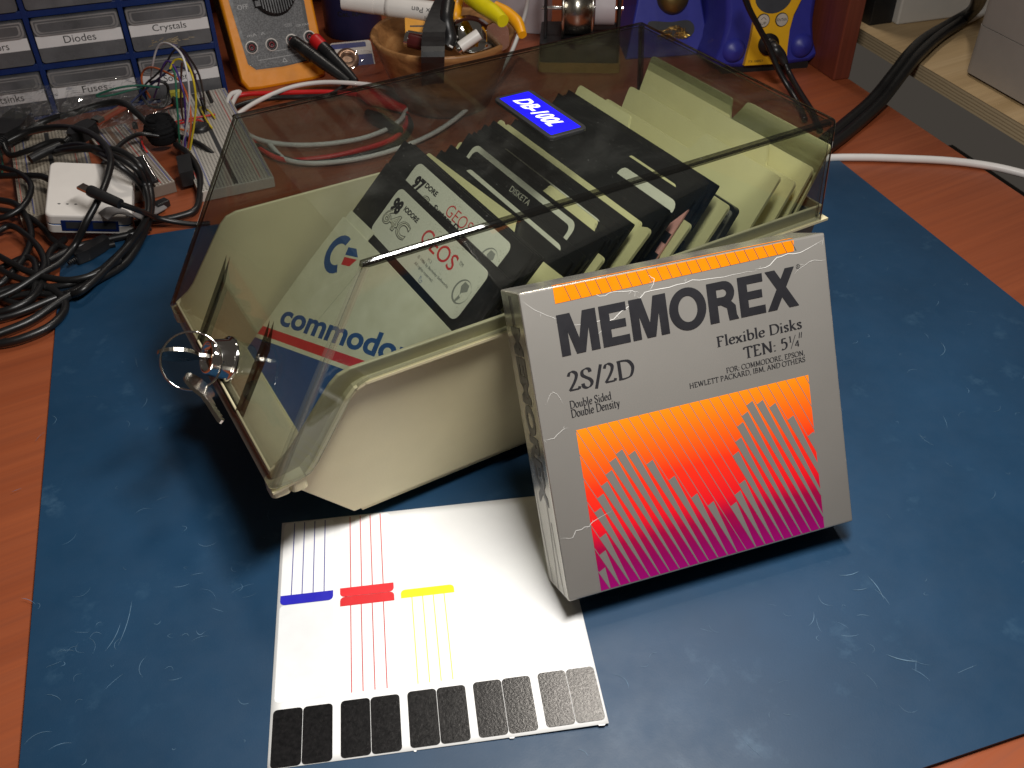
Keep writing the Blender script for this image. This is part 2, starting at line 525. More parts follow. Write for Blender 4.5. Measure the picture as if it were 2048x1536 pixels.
# old-style serif letters: strokes of a broad pen.  'c' strokes are curves, 'l' strokes straight; then serifs (x, y, half width)
SG = {
 'l': (.32, [('l', [(.16, 0), (.16, 1.06)])], [(.16, 0, .13), (.11, 1.03, .06)]),
 'i': (.32, [('l', [(.16, 0), (.16, .62)]), ('l', [(.16, .84), (.16, .93)])], [(.16, 0, .13), (.11, .6, .06)]),
 'e': (.52, [('c', [(.09, .36), (.42, .38), (.40, .58), (.27, .63), (.11, .50), (.08, .25), (.18, .05), (.32, .02), (.45, .13)])], []),
 'x': (.56, [('l', [(.08, .60), (.46, .02)]), ('l', [(.44, .60), (.07, .02)])], [(.10, .61, .11), (.44, .61, .10), (.09, .0, .10), (.46, 0, .11)]),
 'b': (.60, [('l', [(.13, .02), (.13, 1.06)]), ('c', [(.14, .48), (.30, .63), (.48, .52), (.52, .30), (.44, .08), (.28, .0), (.14, .08)])], [(.08, 1.03, .06)]),
 's': (.44, [('c', [(.36, .50), (.28, .62), (.14, .60), (.11, .46), (.22, .35), (.34, .24), (.34, .07), (.20, .0), (.09, .12)])], []),
 'k': (.60, [('l', [(.15, 0), (.15, 1.06)]), ('l', [(.16, .30), (.42, .60)]), ('l', [(.25, .36), (.50, .02)])], [(.15, 0, .12), (.10, 1.03, .06), (.44, .61, .10), (.51, 0, .11)]),
 'o': (.60, [('c', [(.30, .62), (.12, .52), (.08, .30), (.16, .08), (.30, .0), (.48, .10), (.52, .31), (.46, .53), (.30, .62)])], []),
 'u': (.60, [('c', [(.14, .62), (.14, .30), (.17, .07), (.28, .02), (.40, .08), (.46, .14)]), ('l', [(.46, .02), (.46, .62)])], [(.09, .61, .07), (.42, .61, .06), (.50, .02, .06)]),
 'd': (.60, [('l', [(.47, .02), (.47, 1.06)]), ('c', [(.46, .52), (.32, .63), (.15, .54), (.08, .30), (.16, .06), (.30, .0), (.46, .12)])], [(.42, 1.03, .06), (.52, .02, .06)]),
 'n': (.62, [('l', [(.14, 0), (.14, .62)]), ('c', [(.15, .48), (.28, .61), (.40, .60), (.46, .46), (.46, .2), (.46, 0)])], [(.14, 0, .11), (.09, .61, .06), (.46, 0, .11)]),
 't': (.40, [('c', [(.16, .80), (.16, .4), (.17, .08), (.25, .01), (.36, .06)]), ('l', [(.05, .60), (.34, .60)])], []),
 'y': (.56, [('l', [(.09, .61), (.28, .03)]), ('l', [(.46, .61), (.20, -.22), (.08, -.24)])], [(.10, .61, .11), (.45, .61, .10)]),
 'S': (.60, [('c', [(.48, .78), (.44, .94), (.30, .99), (.14, .90), (.12, .70), (.26, .55), (.42, .42), (.50, .24), (.42, .06), (.26, .0), (.12, .08), (.09, .26)])], []),
 '2': (.60, [('c', [(.10, .78), (.18, .95), (.32, .98), (.45, .86), (.44, .66), (.32, .40), (.16, .15), (.08, .04)]), ('l', [(.08, .04), (.50, .04), (.54, .16)])], []),
 '/': (.42, [('l', [(.05, -.16), (.38, 1.04)])], []),
 '5': (.58, [('l', [(.46, .95), (.18, .95), (.14, .58)]), ('c', [(.14, .56), (.30, .62), (.46, .52), (.48, .26), (.36, .06), (.20, .0), (.09, .06)])], []),
 '1': (.44, [('l', [(.25, 0), (.25, .97), (.10, .86)])], [(.25, 0, .13)]),
 '4': (.60, [('l', [(.42, 0), (.42, .96), (.07, .26), (.54, .26)])], []),
 '"': (.36, [('l', [(.10, .68), (.14, 1.0)]), ('l', [(.24, .68), (.28, 1.0)])], []),
 ':': (.30, [('l', [(.15, .02), (.15, .10)]), ('l', [(.15, .48), (.15, .56)])], []),
 ',': (.28, [('l', [(.15, .08), (.15, .0), (.10, -.14)])], []),
 'D': (.84, [('l', [(.17, .02), (.17, .96)]), ('c', [(.08, .965), (.34, .965), (.60, .90), (.75, .66), (.76, .42), (.64, .12), (.40, .025), (.08, .02)])], []),
 'F': (.62, [('l', [(.17, 0), (.17, .97)]), ('l', [(.06, .965), (.52, .965), (.54, .80)]), ('l', [(.17, .52), (.44, .52)])], [(.17, 0, .13)]),
 'T': (.70, [('l', [(.35, 0), (.35, .97)]), ('l', [(.05, .80), (.06, .965), (.64, .965), (.66, .80)])], [(.35, 0, .14)]),
 'E': (.66, [('l', [(.17, .02), (.17, .97)]), ('l', [(.06, .965), (.52, .965), (.53, .82)]), ('l', [(.17, .51), (.44, .51)]), ('l', [(.06, .02), (.54, .02), (.58, .18)])], []),
 'N': (.86, [('l', [(.17, 0), (.17, .96)]), ('l', [(.14, .97), (.70, .03)]), ('l', [(.71, .02), (.71, .97)])], [(.17, 0, .11), (.11, .97, .08), (.71, .97, .11)]),
 'O': (.90, [('c', [(.45, .98), (.18, .86), (.08, .50), (.18, .13), (.45, .0), (.72, .13), (.82, .50), (.72, .87), (.45, .98)])], []),
 'R': (.74, [('l', [(.17, 0), (.17, .97)]), ('c', [(.06, .965), (.32, .965), (.50, .88), (.52, .70), (.42, .52), (.18, .48)]), ('l', [(.34, .49), (.68, .02)])], [(.17, 0, .12), (.68, .0, .08)]),
 'C': (.78, [('c', [(.70, .76), (.62, .92), (.44, .98), (.20, .86), (.08, .50), (.20, .12), (.44, .0), (.62, .06), (.72, .22)])], []),
 'M': (1.0, [('l', [(.16, 0), (.20, .96)]), ('l', [(.20, .97), (.50, .06)]), ('l', [(.50, .06), (.80, .97)]), ('l', [(.80, .97), (.85, .0)])], [(.16, 0, .11), (.15, .97, .08), (.85, .97, .08), (.85, 0, .12)]),
 'P': (.66, [('l', [(.17, 0), (.17, .97)]), ('c', [(.06, .965), (.32, .965), (.50, .88), (.54, .68), (.44, .48), (.18, .42)])], [(.17, 0, .13)]),
 'I': (.36, [('l', [(.18, 0), (.18, .97)])], [(.18, 0, .13), (.18, .97, .13)]),
 'B': (.70, [('l', [(.17, .02), (.17, .97)]), ('c', [(.06, .965), (.34, .965), (.48, .86), (.48, .68), (.36, .54), (.18, .52)]), ('c', [(.30, .52), (.52, .46), (.60, .28), (.50, .08), (.34, .02), (.06, .02)])], []),
 'H': (.88, [('l', [(.17, 0), (.17, .97)]), ('l', [(.70, 0), (.70, .97)]), ('l', [(.17, .50), (.70, .50)])], [(.17, 0, .12), (.17, .97, .12), (.70, 0, .12), (.70, .97, .12)]),
 'W': (1.1, [('l', [(.10, .97), (.34, .03)]), ('l', [(.34, .03), (.56, .90)]), ('l', [(.54, .95), (.78, .03)]), ('l', [(.78, .03), (1.0, .97)])], [(.10, .97, .11), (.54, .97, .1), (1.0, .97, .10)]),
 'L': (.62, [('l', [(.17, .02), (.17, .97)]), ('l', [(.06, .02), (.52, .02), (.56, .20)])], [(.17, .97, .12)]),
 'K': (.76, [('l', [(.17, 0), (.17, .97)]), ('l', [(.18, .46), (.60, .95)]), ('l', [(.30, .56), (.68, .02)])], [(.17, 0, .12), (.17, .97, .12), (.61, .97, .10), (.68, 0, .10)]),
 'A': (.82, [('l', [(.10, .02), (.40, .99)]), ('l', [(.40, .99), (.72, .02)]), ('l', [(.20, .34), (.60, .34)])], [(.10, 0, .11), (.72, 0, .12)]),
 ' ': (.30, [], []),
}
PEN = math.radians(18)
def _nib(pts, thick, thin):
    n = len(pts); L = []; R = []
    for i, p in enumerate(pts):
        a = pts[max(i - 1, 0)]; b = pts[min(i + 1, n - 1)]
        dx, dy = b[0] - a[0], b[1] - a[1]
        d = math.hypot(dx, dy) or 1
        h = 0.5 * (thin + (thick - thin) * abs(math.sin(math.atan2(dy, dx) - PEN)))
        L.append((p[0] - dy / d * h, p[1] + dx / d * h)); R.append((p[0] + dy / d * h, p[1] - dx / d * h))
    return [[R[i], R[i + 1], L[i + 1], L[i]] for i in range(n - 1)]
def serif_polys(txt, thick=0.158, thin=0.054):
    out = []; x = 0.0
    for ch in txt:
        adv, st, se = SG[ch]
        for kind, pts in st:
            if kind == 'c':
                P = [(q.x, q.y) for q in cat_rom([(a, b, 0) for a, b in pts], 5)]
                segs = [P]
            else:
                segs = [[pts[i], pts[i + 1]] for i in range(len(pts) - 1)]
            for P in segs:
                out += [[(a + x, b) for a, b in q] for q in _nib(P, thick, thin)]
        for (sx, sy, hw) in se:
            out.append([(x + sx - hw, sy - .022), (x + sx + hw, sy - .022), (x + sx + hw, sy + .022), (x + sx - hw, sy + .022)])
        x += adv
    return out
# ------------------------------------------------------------------ desk, mat, side table
E1 = Vector((math.cos(DA), math.sin(DA), 0)); E2 = Vector((-E1.y, E1.x, 0))
DT = frame((0, 0, 0), E1, E2, (0, 0, 1))
MATZ = 0.0
DESKZ = -0.2
def D(a, b, z=0.0):
    return E1 * a + E2 * b + Vector((0, 0, z))

b = MB(); b.box(-95, -75, -2.6, 51.1, 78, DESKZ, 'desk', DT)
b.build('desk', bevel=0.15, kind='structure', label='reddish cherry wood desk top')
b = MB(); b.box(-120, -100, -70, 140, 130, -69, 'black', DT)
M['floor'] = mat('dark_floor', (0.02, 0.017, 0.015), 0.7)
b = MB(); b.box(-150, -130, -70, 160, 140, -69, 'floor', DT)
b.build('floor', kind='structure', label='dark floor under the desk')
b = MB(); b.box(-95, 78, -2, 51.1, 80, 45, 'panel', DT)
b.build('desk_back_panel', label='dark reddish wooden back board of the desk behind the tools', cat='panel')
b = MB(); b.box(49.4, 40.7, DESKZ, 51.1, 78, 45, 'panel', DT)
b.build('desk_side_panel', label='upright reddish wooden side board right of the soldering station', cat='panel', bevel=0.12)

gx, gy, gw, gl = -8.992, 34.773, 57.50, 50.11
MT = frame((gx, gy, 0), E1, E2, (0, 0, 1))
b = MB(); b.prism(rrect(0, -gl, gw, 0, 0.5), DESKZ, MATZ, 'mat', MT)
rnd = random.Random(5)
def scratch(cx, cy, L, ang, bend, wd):
    P = []
    for k in range(7):
        t = k / 6 - 0.5
        P.append((cx + math.cos(ang) * L * t - math.sin(ang) * bend * (t * t * 4), cy + math.sin(ang) * L * t + math.cos(ang) * bend * (t * t * 4)))
    b.line(P, wd, 0.004, 'mat_scratch', I4, True)
clusters = [((270, 1270), 3.2, 26), ((1810, 1310), 1.6, 8), ((1870, 690), 3.5, 10), ((1950, 880), 3, 8), ((350, 1250), 2, 12), ((1780, 1420), 5, 14), ((150, 1330), 3, 8), ((620, 520), 3, 3), ((1500, 1350), 6, 10), ((200, 800), 4, 12), ((1350, 1480), 4, 8)]
for (q, sp, n) in clusters:
    c = G(*q)
    for k in range(n):
        scratch(c.x + rnd.gauss(0, sp), c.y + rnd.gauss(0, sp), rnd.uniform(0.15, 1.1), rnd.uniform(0, PI), rnd.uniform(-.25, .25), rnd.uniform(0.008, 0.022))
for k in range(170):
    P = MT @ Vector((rnd.uniform(1, gw - 1), rnd.uniform(-gl + 1, -1), 0))
    scratch(P.x, P.y, rnd.uniform(0.08, 0.8) ** 1.2 + .05, rnd.uniform(0, PI), rnd.uniform(-.2, .2), rnd.uniform(0.006, 0.016))
for (q, L, a, bd, wd) in [((1890, 700), 1.5, 0.7, .3, .03), ((1755, 1175), 1.4, 1.3, .1, .03), ((1700, 1150), 1.0, -.3, .1, .03), ((1720, 1180), .7, -.4, .05, .025), ((1805, 1320), 1.3, -.8, .1, .05), ((255, 1245), 2.4, 1.1, .1, .03), ((230, 1275), 1.5, .9, .1, .03)]:
    c = G(*q); scratch(c.x, c.y, L, a, bd, wd)
b.build('desk_mat', label='scratched blue rubber work mat covering the desk', cat='mat')

M['ply'] = wood('plywood_face', (0.36, 0.24, 0.11), (0.50, 0.35, 0.18), (0.60, 0.44, 0.25), -DA + PI / 2, 0.7, 0.55)
def ply_edge():
    t = NT('plywood_edge')
    tc = t.n('ShaderNodeTexCoord'); sx = t.n('ShaderNodeSeparateXYZ')
    t.l(tc.outputs['Object'], sx.inputs[0])
    nz = t.noise(t.coord((30, 30, 200)), 1.0, 4)
    f = t.math('FRACT', t.math('MULTIPLY_ADD', sx.outputs[2], 5 / (1.4 * S), t.math('MULTIPLY', nz, 0.5)))
    t.l(t.ramp(f, [(0.0, (0.10, 0.07, 0.04)), (0.16, (0.34, 0.25, 0.14)), (0.55, (0.46, 0.36, 0.22)), (1.0, (0.38, 0.29, 0.17))]), t.b.inputs['Base Color'])
    t.b.inputs['Roughness'].default_value = 0.75
    return t.m
M['ply_edge'] = ply_edge()
b = MB(); b.box(56.4, 8, 0.0, 110, 78, 1.4, 'ply', DT)
b.m = [0, 0, 0, 0, 0, 0]; b.mi('ply_edge')
b.m[4] = 1; b.m[2] = 1
b.build('plywood_shelf', label='raw plywood board with layered edge beyond the right desk end', cat='shelf')
# ------------------------------------------------------------------ floppy disk storage case (its own axes are the world axes)
LT, LW, LH = 24.8, 15.9, 14.94
case = thing('disk_storage_case', 'open-topped cream disk box with smoked clear hinged lid, key lock and blue DB-100L plate', 'disk case', (10, 8, 0))
CO = Vector((10, 8, 0))
def yin(z):                       # how far the tray's long walls stand in from the lid's sides
    return 0.95 - 0.072 * (z - 1.1)
rim = [(25.4, 9.95), (-1.0, 9.95), (-1.55, 9.80), (-1.95, 9.45), (-4.05, 6.62), (-4.40, 6.28), (-5.12, 5.85)]
b = MB()
# right and left walls as one polygon each, following the rim
wall = [(24.2, 1.1), (-1.63, 1.1), (-5.12, 5.4)] + rim[::-1]
for side in (0, 1):
    vs = []
    for (x, z) in wall:
        y = yin(z)
        vs.append((x, y if side == 0 else LW - y, z))
    b.add(vs, [tuple(range(len(vs))) if side == 0 else tuple(range(len(vs)))[::-1]], 'cream')
def quad(p, q):
    b.add([(p[0], yin(p[1]), p[1]), (p[0], LW - yin(p[1]), p[1]), (q[0], LW - yin(q[1]), q[1]), (q[0], yin(q[1]), q[1])], [(0, 1, 2, 3)], 'cream')
quad((-1.63, 1.1), (24.2, 1.1))
quad((-5.12, 5.4), (-1.63, 1.1))
quad((-5.12, 5.85), (-5.12, 5.4))
quad((24.2, 1.1), (25.4, 9.95))
bm = bmesh.new()
vmap = [bm.verts.new(p) for p in b.v]
for f in b.f:
    bm.faces.new([vmap[i] for i in f])
bmesh.ops.remove_doubles(bm, verts=bm.verts[:], dist=0.01)
bmesh.ops.recalc_face_normals(bm, faces=bm.faces[:])
nb = MB(); bm.verts.ensure_lookup_table()
nb.add([v.co.copy() for v in bm.verts], [tuple(v.index for v in f.verts) for f in bm.faces], 'cream'); bm.free()
tray = nb.build('tray', case, CO, bevel=0)
tray.location = (0, 0, 0)
so = tray.modifiers.new('wall', 'SOLIDIFY'); so.thickness = 0.2 * S; so.offset = -1.0
bv = tray.modifiers.new('bevel', 'BEVEL'); bv.width = 0.09 * S; bv.segments = 2; bv.angle_limit = math.radians(35)
# ledge that carries the lid, foot rim, hinge lugs
led = [(25.6, 9.30), (-0.55, 9.30), (-1.05, 9.15), (-1.45, 8.75), (-3.35, 5.95), (-3.8, 5.45), (-5.30, 5.20)]
for side in (0, 1):
    b = MB()
    for i in range(len(led) - 1):
        (x0, z0), (x1, z1) = led[i], led[i + 1]
        ya, yb = -0.05, yin(z0) + 0.1
        if side: ya, yb = LW - yb, LW + 0.05
        d = Vector((x1 - x0, 0, z1 - z0)); nrm = Vector((-d.z, 0, d.x)).normalized() * 0.13
        if nrm.z > 0: nrm = -nrm
        vs = []
        for (x, z) in ((x0, z0), (x1, z1)):
            for yy in (ya, yb):
                vs.append((x, yy, z)); vs.append((x + nrm.x, yy, z + nrm.z))
        b.add(vs, [(0, 4, 6, 2), (1, 3, 7, 5), (0, 1, 5, 4), (2, 6, 7, 3), (0, 2, 3, 1), (4, 5, 7, 6)], 'cream')
    b.build('ledge', case, CO).location = (0, 0, 0)
b = MB(); b.box(-1.15, 1.25, 0.62, 23.9, LW - 1.25, 1.09, 'cream')
b.build('foot_rim', case, CO, bevel=0.05).location = (0, 0, 0)
for (x, y) in ((0.6, 2.6), (22, 2.6), (0.6, LW - 2.6), (22, LW - 2.6)):
    b = MB(); b.lathe([(0.75, 0.0), (0.8, 0.1), (0.8, 0.615)], 'black_rubber', frame((x, y, 0), (1, 0, 0), (0, 1, 0)), 20)
    b.build('rubber_foot', case, CO).location = (0, 0, 0)
for (x0, y0, wd, ln) in ((-5.35, 0.05, .9, 1.0), (-4.5, -0.02, .8, 1.0), (-5.35, LW - 1.0, .9, 1.0)):
    b = MB()
    b.prism(rrect(x0, y0, x0 + wd, y0 + ln, .25), 4.72, 5.28, 'cream')
    b.build('hinge_lug', case, CO).location = (0, 0, 0)

# lid: five plates with the lock recess in the sloping front
fx = lambda z: -5.38 + (z - 5.42) * 5.38 / (LH - 5.42)
YR, YL = -0.12, LW + 0.12
b = MB()
for k_ in ('smoke', 'smoke_edge', 'smoke_fold', 'smoke_panel'): b.mi(k_)
low = [(25.2, 9.42), (-0.35, 9.42), (-0.85, 9.25), (-1.20, 8.90), (-3.12, 6.02), (-3.55, 5.55), (-4.1, 5.42), (-5.38, 5.42)]
vid = {}
def V(x, y, z):
    k = (round(x, 3), round(y, 3), round(z, 3))
    if k not in vid:
        vid[k] = len(b.v); b.v.append(Vector((x, y, z)))
    return vid[k]
def F(*p):
    b.f.append([V(*q) for q in p]); b.m.append(b.mi('smoke')); b.sm.append(False)
def yt(side, z):                  # slight draft of the lid
    t = (z - 5.4) / 9.5
    return (YR + 0.12 * t) if side == 0 else (YL - 0.12 * t)
for side in (0, 1):
    P = [(x, yt(side, z), z) for (x, z) in low] + [(0, yt(side, LH), LH), (LT, yt(side, LH), LH)]
    P = P if side else P[::-1]
    F(*P[::-1])
F((0, yt(0, LH), LH), (LT, yt(0, LH), LH), (LT, yt(1, LH), LH), (0, yt(1, LH), LH))
F((LT, yt(0, LH), LH), (25.2, yt(0, 9.42), 9.42), (25.2, yt(1, 9.42), 9.42), (LT, yt(1, LH), LH))
ra, rb, zt, zb, zc = 5.15, 11.35, 10.1, 5.75, 8.8
A_, B_, C_, D_ = (fx(5.42), yt(0, 5.42), 5.42), (0, yt(0, LH), LH), (0, yt(1, LH), LH), (fx(5.42), yt(1, 5.42), 5.42)
r1, r2, r3, r4 = (fx(zb), ra, zb), (fx(zt), ra, zt), (fx(zt), rb, zt), (fx(zb), rb, zb)
F(A_, B_, r2, r1); F(B_, C_, r3, r2); F(C_, D_, r4, r3); F(D_, A_, r1, r4)
dn = Vector((5.38, 0, 9.49)).normalized(); nin = Vector((dn.z, 0, -dn.x))            # into the case
dep = 0.32
def inn(p, d=dep):
    return (p[0] + nin.x * d, p[1], p[2] + nin.z * d)
k1, k2 = inn((fx(zc), ra, zc)), inn((fx(zc), rb, zc))
q1, q4 = inn(r1), inn(r4)
F(r2, r3, k2, k1); F(k1, k2, q4, q1)
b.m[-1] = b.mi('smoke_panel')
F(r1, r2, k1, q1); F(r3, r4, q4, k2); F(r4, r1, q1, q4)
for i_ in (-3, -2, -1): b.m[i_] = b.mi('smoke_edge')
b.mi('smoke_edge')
lid = b.build('lid', case, CO)
lid.location = (0, 0, 0)
lme = lid.data
MI = {k: lme.materials.find(M[k].name) for k in ('smoke', 'smoke_edge', 'smoke_fold')}
bm = bmesh.new(); bm.from_mesh(lme)
bmesh.ops.recalc_face_normals(bm, faces=bm.faces[:])
fold, sharp, soft = [], [], []
for e in bm.edges:
    P, Q = [v.co / S + CO for v in e.verts]
    if len(e.link_faces) != 2 or e.calc_face_angle(0) < 0.4: continue
    if all(ra - .05 < p.y < rb + .05 and p.z < 10.3 and p.x < -1.5 for p in (P, Q)): continue
    if abs(P.x) < .05 and abs(Q.x) < .05: soft.append(e)
    elif min(P.x, Q.x) < -5 and max(P.z, Q.z) > 14: fold.append(e)
    else: sharp.append(e)
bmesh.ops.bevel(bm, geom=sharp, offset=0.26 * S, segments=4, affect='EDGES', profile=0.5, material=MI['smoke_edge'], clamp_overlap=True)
bmesh.ops.bevel(bm, geom=[e for e in soft if e.is_valid], offset=0.12 * S, segments=3, affect='EDGES', profile=0.5, material=MI['smoke'], clamp_overlap=True)
def fold_edges(right):
    out = []
    for e in bm.edges:
        P, Q = [v.co / S + CO for v in e.verts]
        if len(e.link_faces) == 2 and e.calc_face_angle(0) > 0.6 and max(P.x, Q.x) < 0.6 and min(P.x, Q.x) < -4.9 and max(P.z, Q.z) > 13.5 and abs(P.y - Q.y) < .5 and (P.y < 8) == right:
            out.append(e)
    return out
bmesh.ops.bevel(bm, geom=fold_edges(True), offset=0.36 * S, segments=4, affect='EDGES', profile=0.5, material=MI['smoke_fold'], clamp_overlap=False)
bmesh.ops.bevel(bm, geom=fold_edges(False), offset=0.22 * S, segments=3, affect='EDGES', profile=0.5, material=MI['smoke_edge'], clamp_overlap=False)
bm.to_mesh(lme); bm.free()
so = lid.modifiers.new('wall', 'SOLIDIFY'); so.thickness = 0.2 * S; so.offset = -1; so.material_offset_rim = 2  # rim takes the pale fold colour, a highlight line painted in

# blue plate on the lid
b = MB()
PT = frame((12.75, 7.9, LH + .002), (0, -1, 0), (1, 0, 0))
b.prism(rrect(-2.68, -1.10, 2.68, 1.10, .35), -0.05, 0.10, 'black', PT, ch=0.05)
M['plate_blue'] = mat('blue_foil', (0.008, 0.006, 0.80), 0.30, var=0.05, spec=0.4)
M['plate_white'] = mat('white_print', (0.82, 0.82, 0.84), 0.4)
b.poly(rrect(-2.42, -0.84, 2.42, 0.84, .05), 0.104, 'plate_blue', PT)
b.text('DB-100L', -1.85, -0.44, 3.45, 0.88, 0.112, 'plate_white', PT, bold=0.03, shear=0.30)
b.build('model_plate', case, CO).location = (0, 0, 0)

# lock
nout = -nin
LC = Vector((fx(6.7) + nin.x * dep, 8.1, 6.7 + nin.z * dep))
LTm = frame(LC, (0, -1, 0), Vector((0, 0, 1)) - nout * nout.z, nout)
b = MB()
b.lathe([(1.12, -0.02), (1.12, 0.10), (1.05, 0.16), (0.98, 0.20), (0.84, 1.02), (0.80, 1.10), (0.70, 1.13), (0.66, 1.08), (0.64, 0.72), (0.0, 0.70)], 'chrome', LTm, 40, cap=False)
lk = b.build('lock', case, CO); lk.location = (0, 0, 0)
M['brass_dark'] = mat('dark_brass', (0.20, 0.10, 0.05), 0.3, 0.9)
b = MB()
b.lathe([(0.63, 0.70), (0.60, 0.80), (0.42, 0.82), (0.40, 0.94), (0.0, 0.95)], 'brass_dark', LTm, 28, cap=False)
b.build('keyhole_barrel', lk, CO).location = (0, 0, 0)

# key in the lock, ring, second key
def key_mesh(b, T, bow=1.0):
    """key along local +x from the bow, blade flat in local xy"""
    out = []
    for k in range(25):
        a = math.radians(18) + k / 24 * math.radians(324)
        out.append((-0.95 * bow + 0.95 * bow * math.cos(a), 0.78 * bow * math.sin(a)))
    ol = [(0.02, 0.24)] + out[1:-1] + [(0.02, -0.24), (0.35, -0.24), (0.40, -0.20)]
    teeth = [(0.6, -.20), (.7, -.08), (.85, -.18), (.98, -.06), (1.12, -.2), (1.28, -.1), (1.45, -.2), (1.6, -.04), (1.75, -.16), (1.95, 0.0)]
    ol += teeth + [(1.95, .12), (1.85, .2), (.4, .2), (.35, .24)]
    b.prism(ol, -0.09, 0.09, 'steel', T)
    for z in (0.092,):
        b.ring(circ(-1.62 * bow, 0, .2, 16), circ(-1.62 * bow, 0, .14, 16), z, 'chrome', T)
def edge_on(d, p, deg):
    """side direction of a flat key along d at p, seen nearly edge-on from the front, turned by deg about d"""
    v = (CP - p).normalized()
    side = (v - d * v.dot(d)).normalized()
    return Matrix.Rotation(math.radians(deg), 3, d) @ side
tip = LC + nout * 0.75
kd = (nout + Vector((0, 0.10, -0.10))).normalized()
KB = tip + kd * 0.75
b = MB()
KT = frame(KB, -kd, edge_on(kd, KB, 20))
key_mesh(b, KT, 0.95)
b.build('key', None, tip + kd * 1.2, label='small steel key sticking in the chrome lock of the lid', cat='key')
hole_p = KT @ Vector((-1.54, 0, 0))
RC = HP(383, 722, _f, hole_p)
b = MB()
RT = frame(RC, _r + _f * .25, _u)
rr = (hole_p - RC).length
pts = [RT @ Vector((rr * math.cos(2 * PI * k / 30), rr * math.sin(2 * PI * k / 30), 0.11 * k / 60)) for k in range(61)]
b.tube(pts, 0.048, 'chrome', 8)
b.build('key_ring', None, RC, label='split steel ring hanging from the key in the lock', cat='key ring')
b = MB()
K2 = HP(388, 757, _f, hole_p)
tgt = HP(456, 862, (1, 0, 0), (-6.0, 0, 0))
kd2 = (tgt - K2).normalized()
KT2 = frame(K2 + kd2 * 1.55, kd2, edge_on(kd2, K2, 28))
key_mesh(b, KT2, 0.95)
b.build('key', None, K2, label='spare steel key dangling below the split ring', cat='key')
# ------------------------------------------------------------------ silver carton leaning on the case
a_, t_ = -0.20288, 0.51206
BW, BH, BD = 14.097, 13.396, 2.743
brx = Vector((math.cos(a_), math.sin(a_), 0)); bbk = Vector((-math.sin(a_), math.cos(a_), 0))
bup = math.cos(t_) * Vector((0, 0, 1)) + math.sin(t_) * bbk; bdp = math.cos(t_) * bbk - math.sin(t_) * Vector((0, 0, 1))
BO = Vector((4.6179, -6.4772, 0.0)) - bdp * BD
BT = frame(BO, brx, bdp, bup)
box = thing('floppy_disk_carton', 'silver cardboard disk carton with orange, red and purple bar print leaning on the disk case', 'carton', T=BT)
b = MB()
b.box(0, 0, 0, BW, BD, BH, 'carton')
b.mi('carton_side'); b.m[1] = 1; b.m[4] = 1; b.m[0] = 1
body = b.build('carton_body', box)
# a slightly crushed, hand-worn shape
bm = bmesh.new(); bm.from_mesh(body.data)
bmesh.ops.bevel(bm, geom=bm.edges[:], offset=0.10 * S, segments=3, affect='EDGES', profile=0.6)
bm.to_mesh(body.data); bm.free()
for p_ in body.data.polygons:
    n_ = p_.normal
    p_.material_index = 1 if (n_.z > .6 or n_.x < -.6 or n_.z < -.6) else 0
b = MB()
FT = frame((0, -0.006, 0), (1, 0, 0), (0, 0, 1))
# gradient picture
AX0, AX1, AY1 = 1.5, 12.57, 7.33
b.poly([(AX0, 0.10), (AX1, 0.10), (AX1, AY1), (AX0, AY1)], 0, 'art', FT)
SL = 0.45
def clipx(x, y):
    return x
sp = 0.4735
lines = []
k = -8
while True:
    x0 = 1.97 + sp * k
    if x0 > AX1: break
    lines.append(x0)
    P = []
    for i in range(12):
        y = AY1 - (AY1 - 0.10) * i / 11
        P.append((x0 + SL * (AY1 - y), y))
    P = [p for p in P if AX0 <= p[0] <= AX1]
    y_in = AY1 - (AX0 - x0) / SL
    if x0 < AX0 and 0.1 < y_in: P = [(AX0, y_in)] + P
    y_out = AY1 - (AX1 - x0) / SL
    if y_out > 0.1: P = P + [(AX1, y_out)]
    if len(P) >= 2:
        b.line([P[0], P[-1]], 0.030, 0.001, 'carton', FT)
    k += 1
env = [(1.50, 1.0), (1.62, 1.75), (1.73, 2.5), (1.72, 3.2), (1.86, 3.67), (2.12, 4.25), (2.37, 4.74), (2.65, 5.18), (2.9, 5.67), (3.25, 5.96), (3.87, 5.77), (4.58, 5.18), (5.43, 4.23), (6.43, 3.19), (7.16, 2.64), (7.83, 2.33), (8.12, 2.8), (8.37, 3.23), (8.5, 3.87), (8.64, 4.59), (8.76, 5.18), (8.99, 5.84), (9.23, 6.26), (9.52, 6.68), (9.94, 6.61), (10.68, 6.34), (11.52, 5.58), (12.41, 4.61)]
used = set()
for (x, y) in env:
    x0 = x - SL * (AY1 - y)
    i = min(range(len(lines)), key=lambda j: abs(lines[j] - x0 + 0.05))
    if i in used: continue
    used.add(i)
    xl = lines[i]
    wd = 0.335
    top_l = (xl + SL * (AY1 - y) + 0.012, y - 0.05)
    top_r = (xl + SL * (AY1 - y) + wd, y + 0.10)
    yb_ = 0.10
    botx = xl + SL * (AY1 - yb_)
    P = [top_l, (botx, yb_), (botx + 0.03, yb_), top_r]
    # clip at the right edge of the picture
    if botx > AX1:
        def cut(p, q):
            t = (AX1 - p[0]) / (q[0] - p[0]); return (AX1, p[1] + (q[1] - p[1]) * t)
        c1 = cut(top_l, (botx, yb_)); c2 = cut(top_r, (botx + .03, yb_)) if top_r[0] < AX1 else None
        P = [top_l, c1, c2, top_r] if c2 else [top_l, c1, (AX1, top_l[1] + .1)]
    if top_l[0] < AX0 - 0.3: continue
    P = [(max(AX0, p[0]), p[1]) for p in P]
    b.poly(P, 0.002, 'carton', FT)
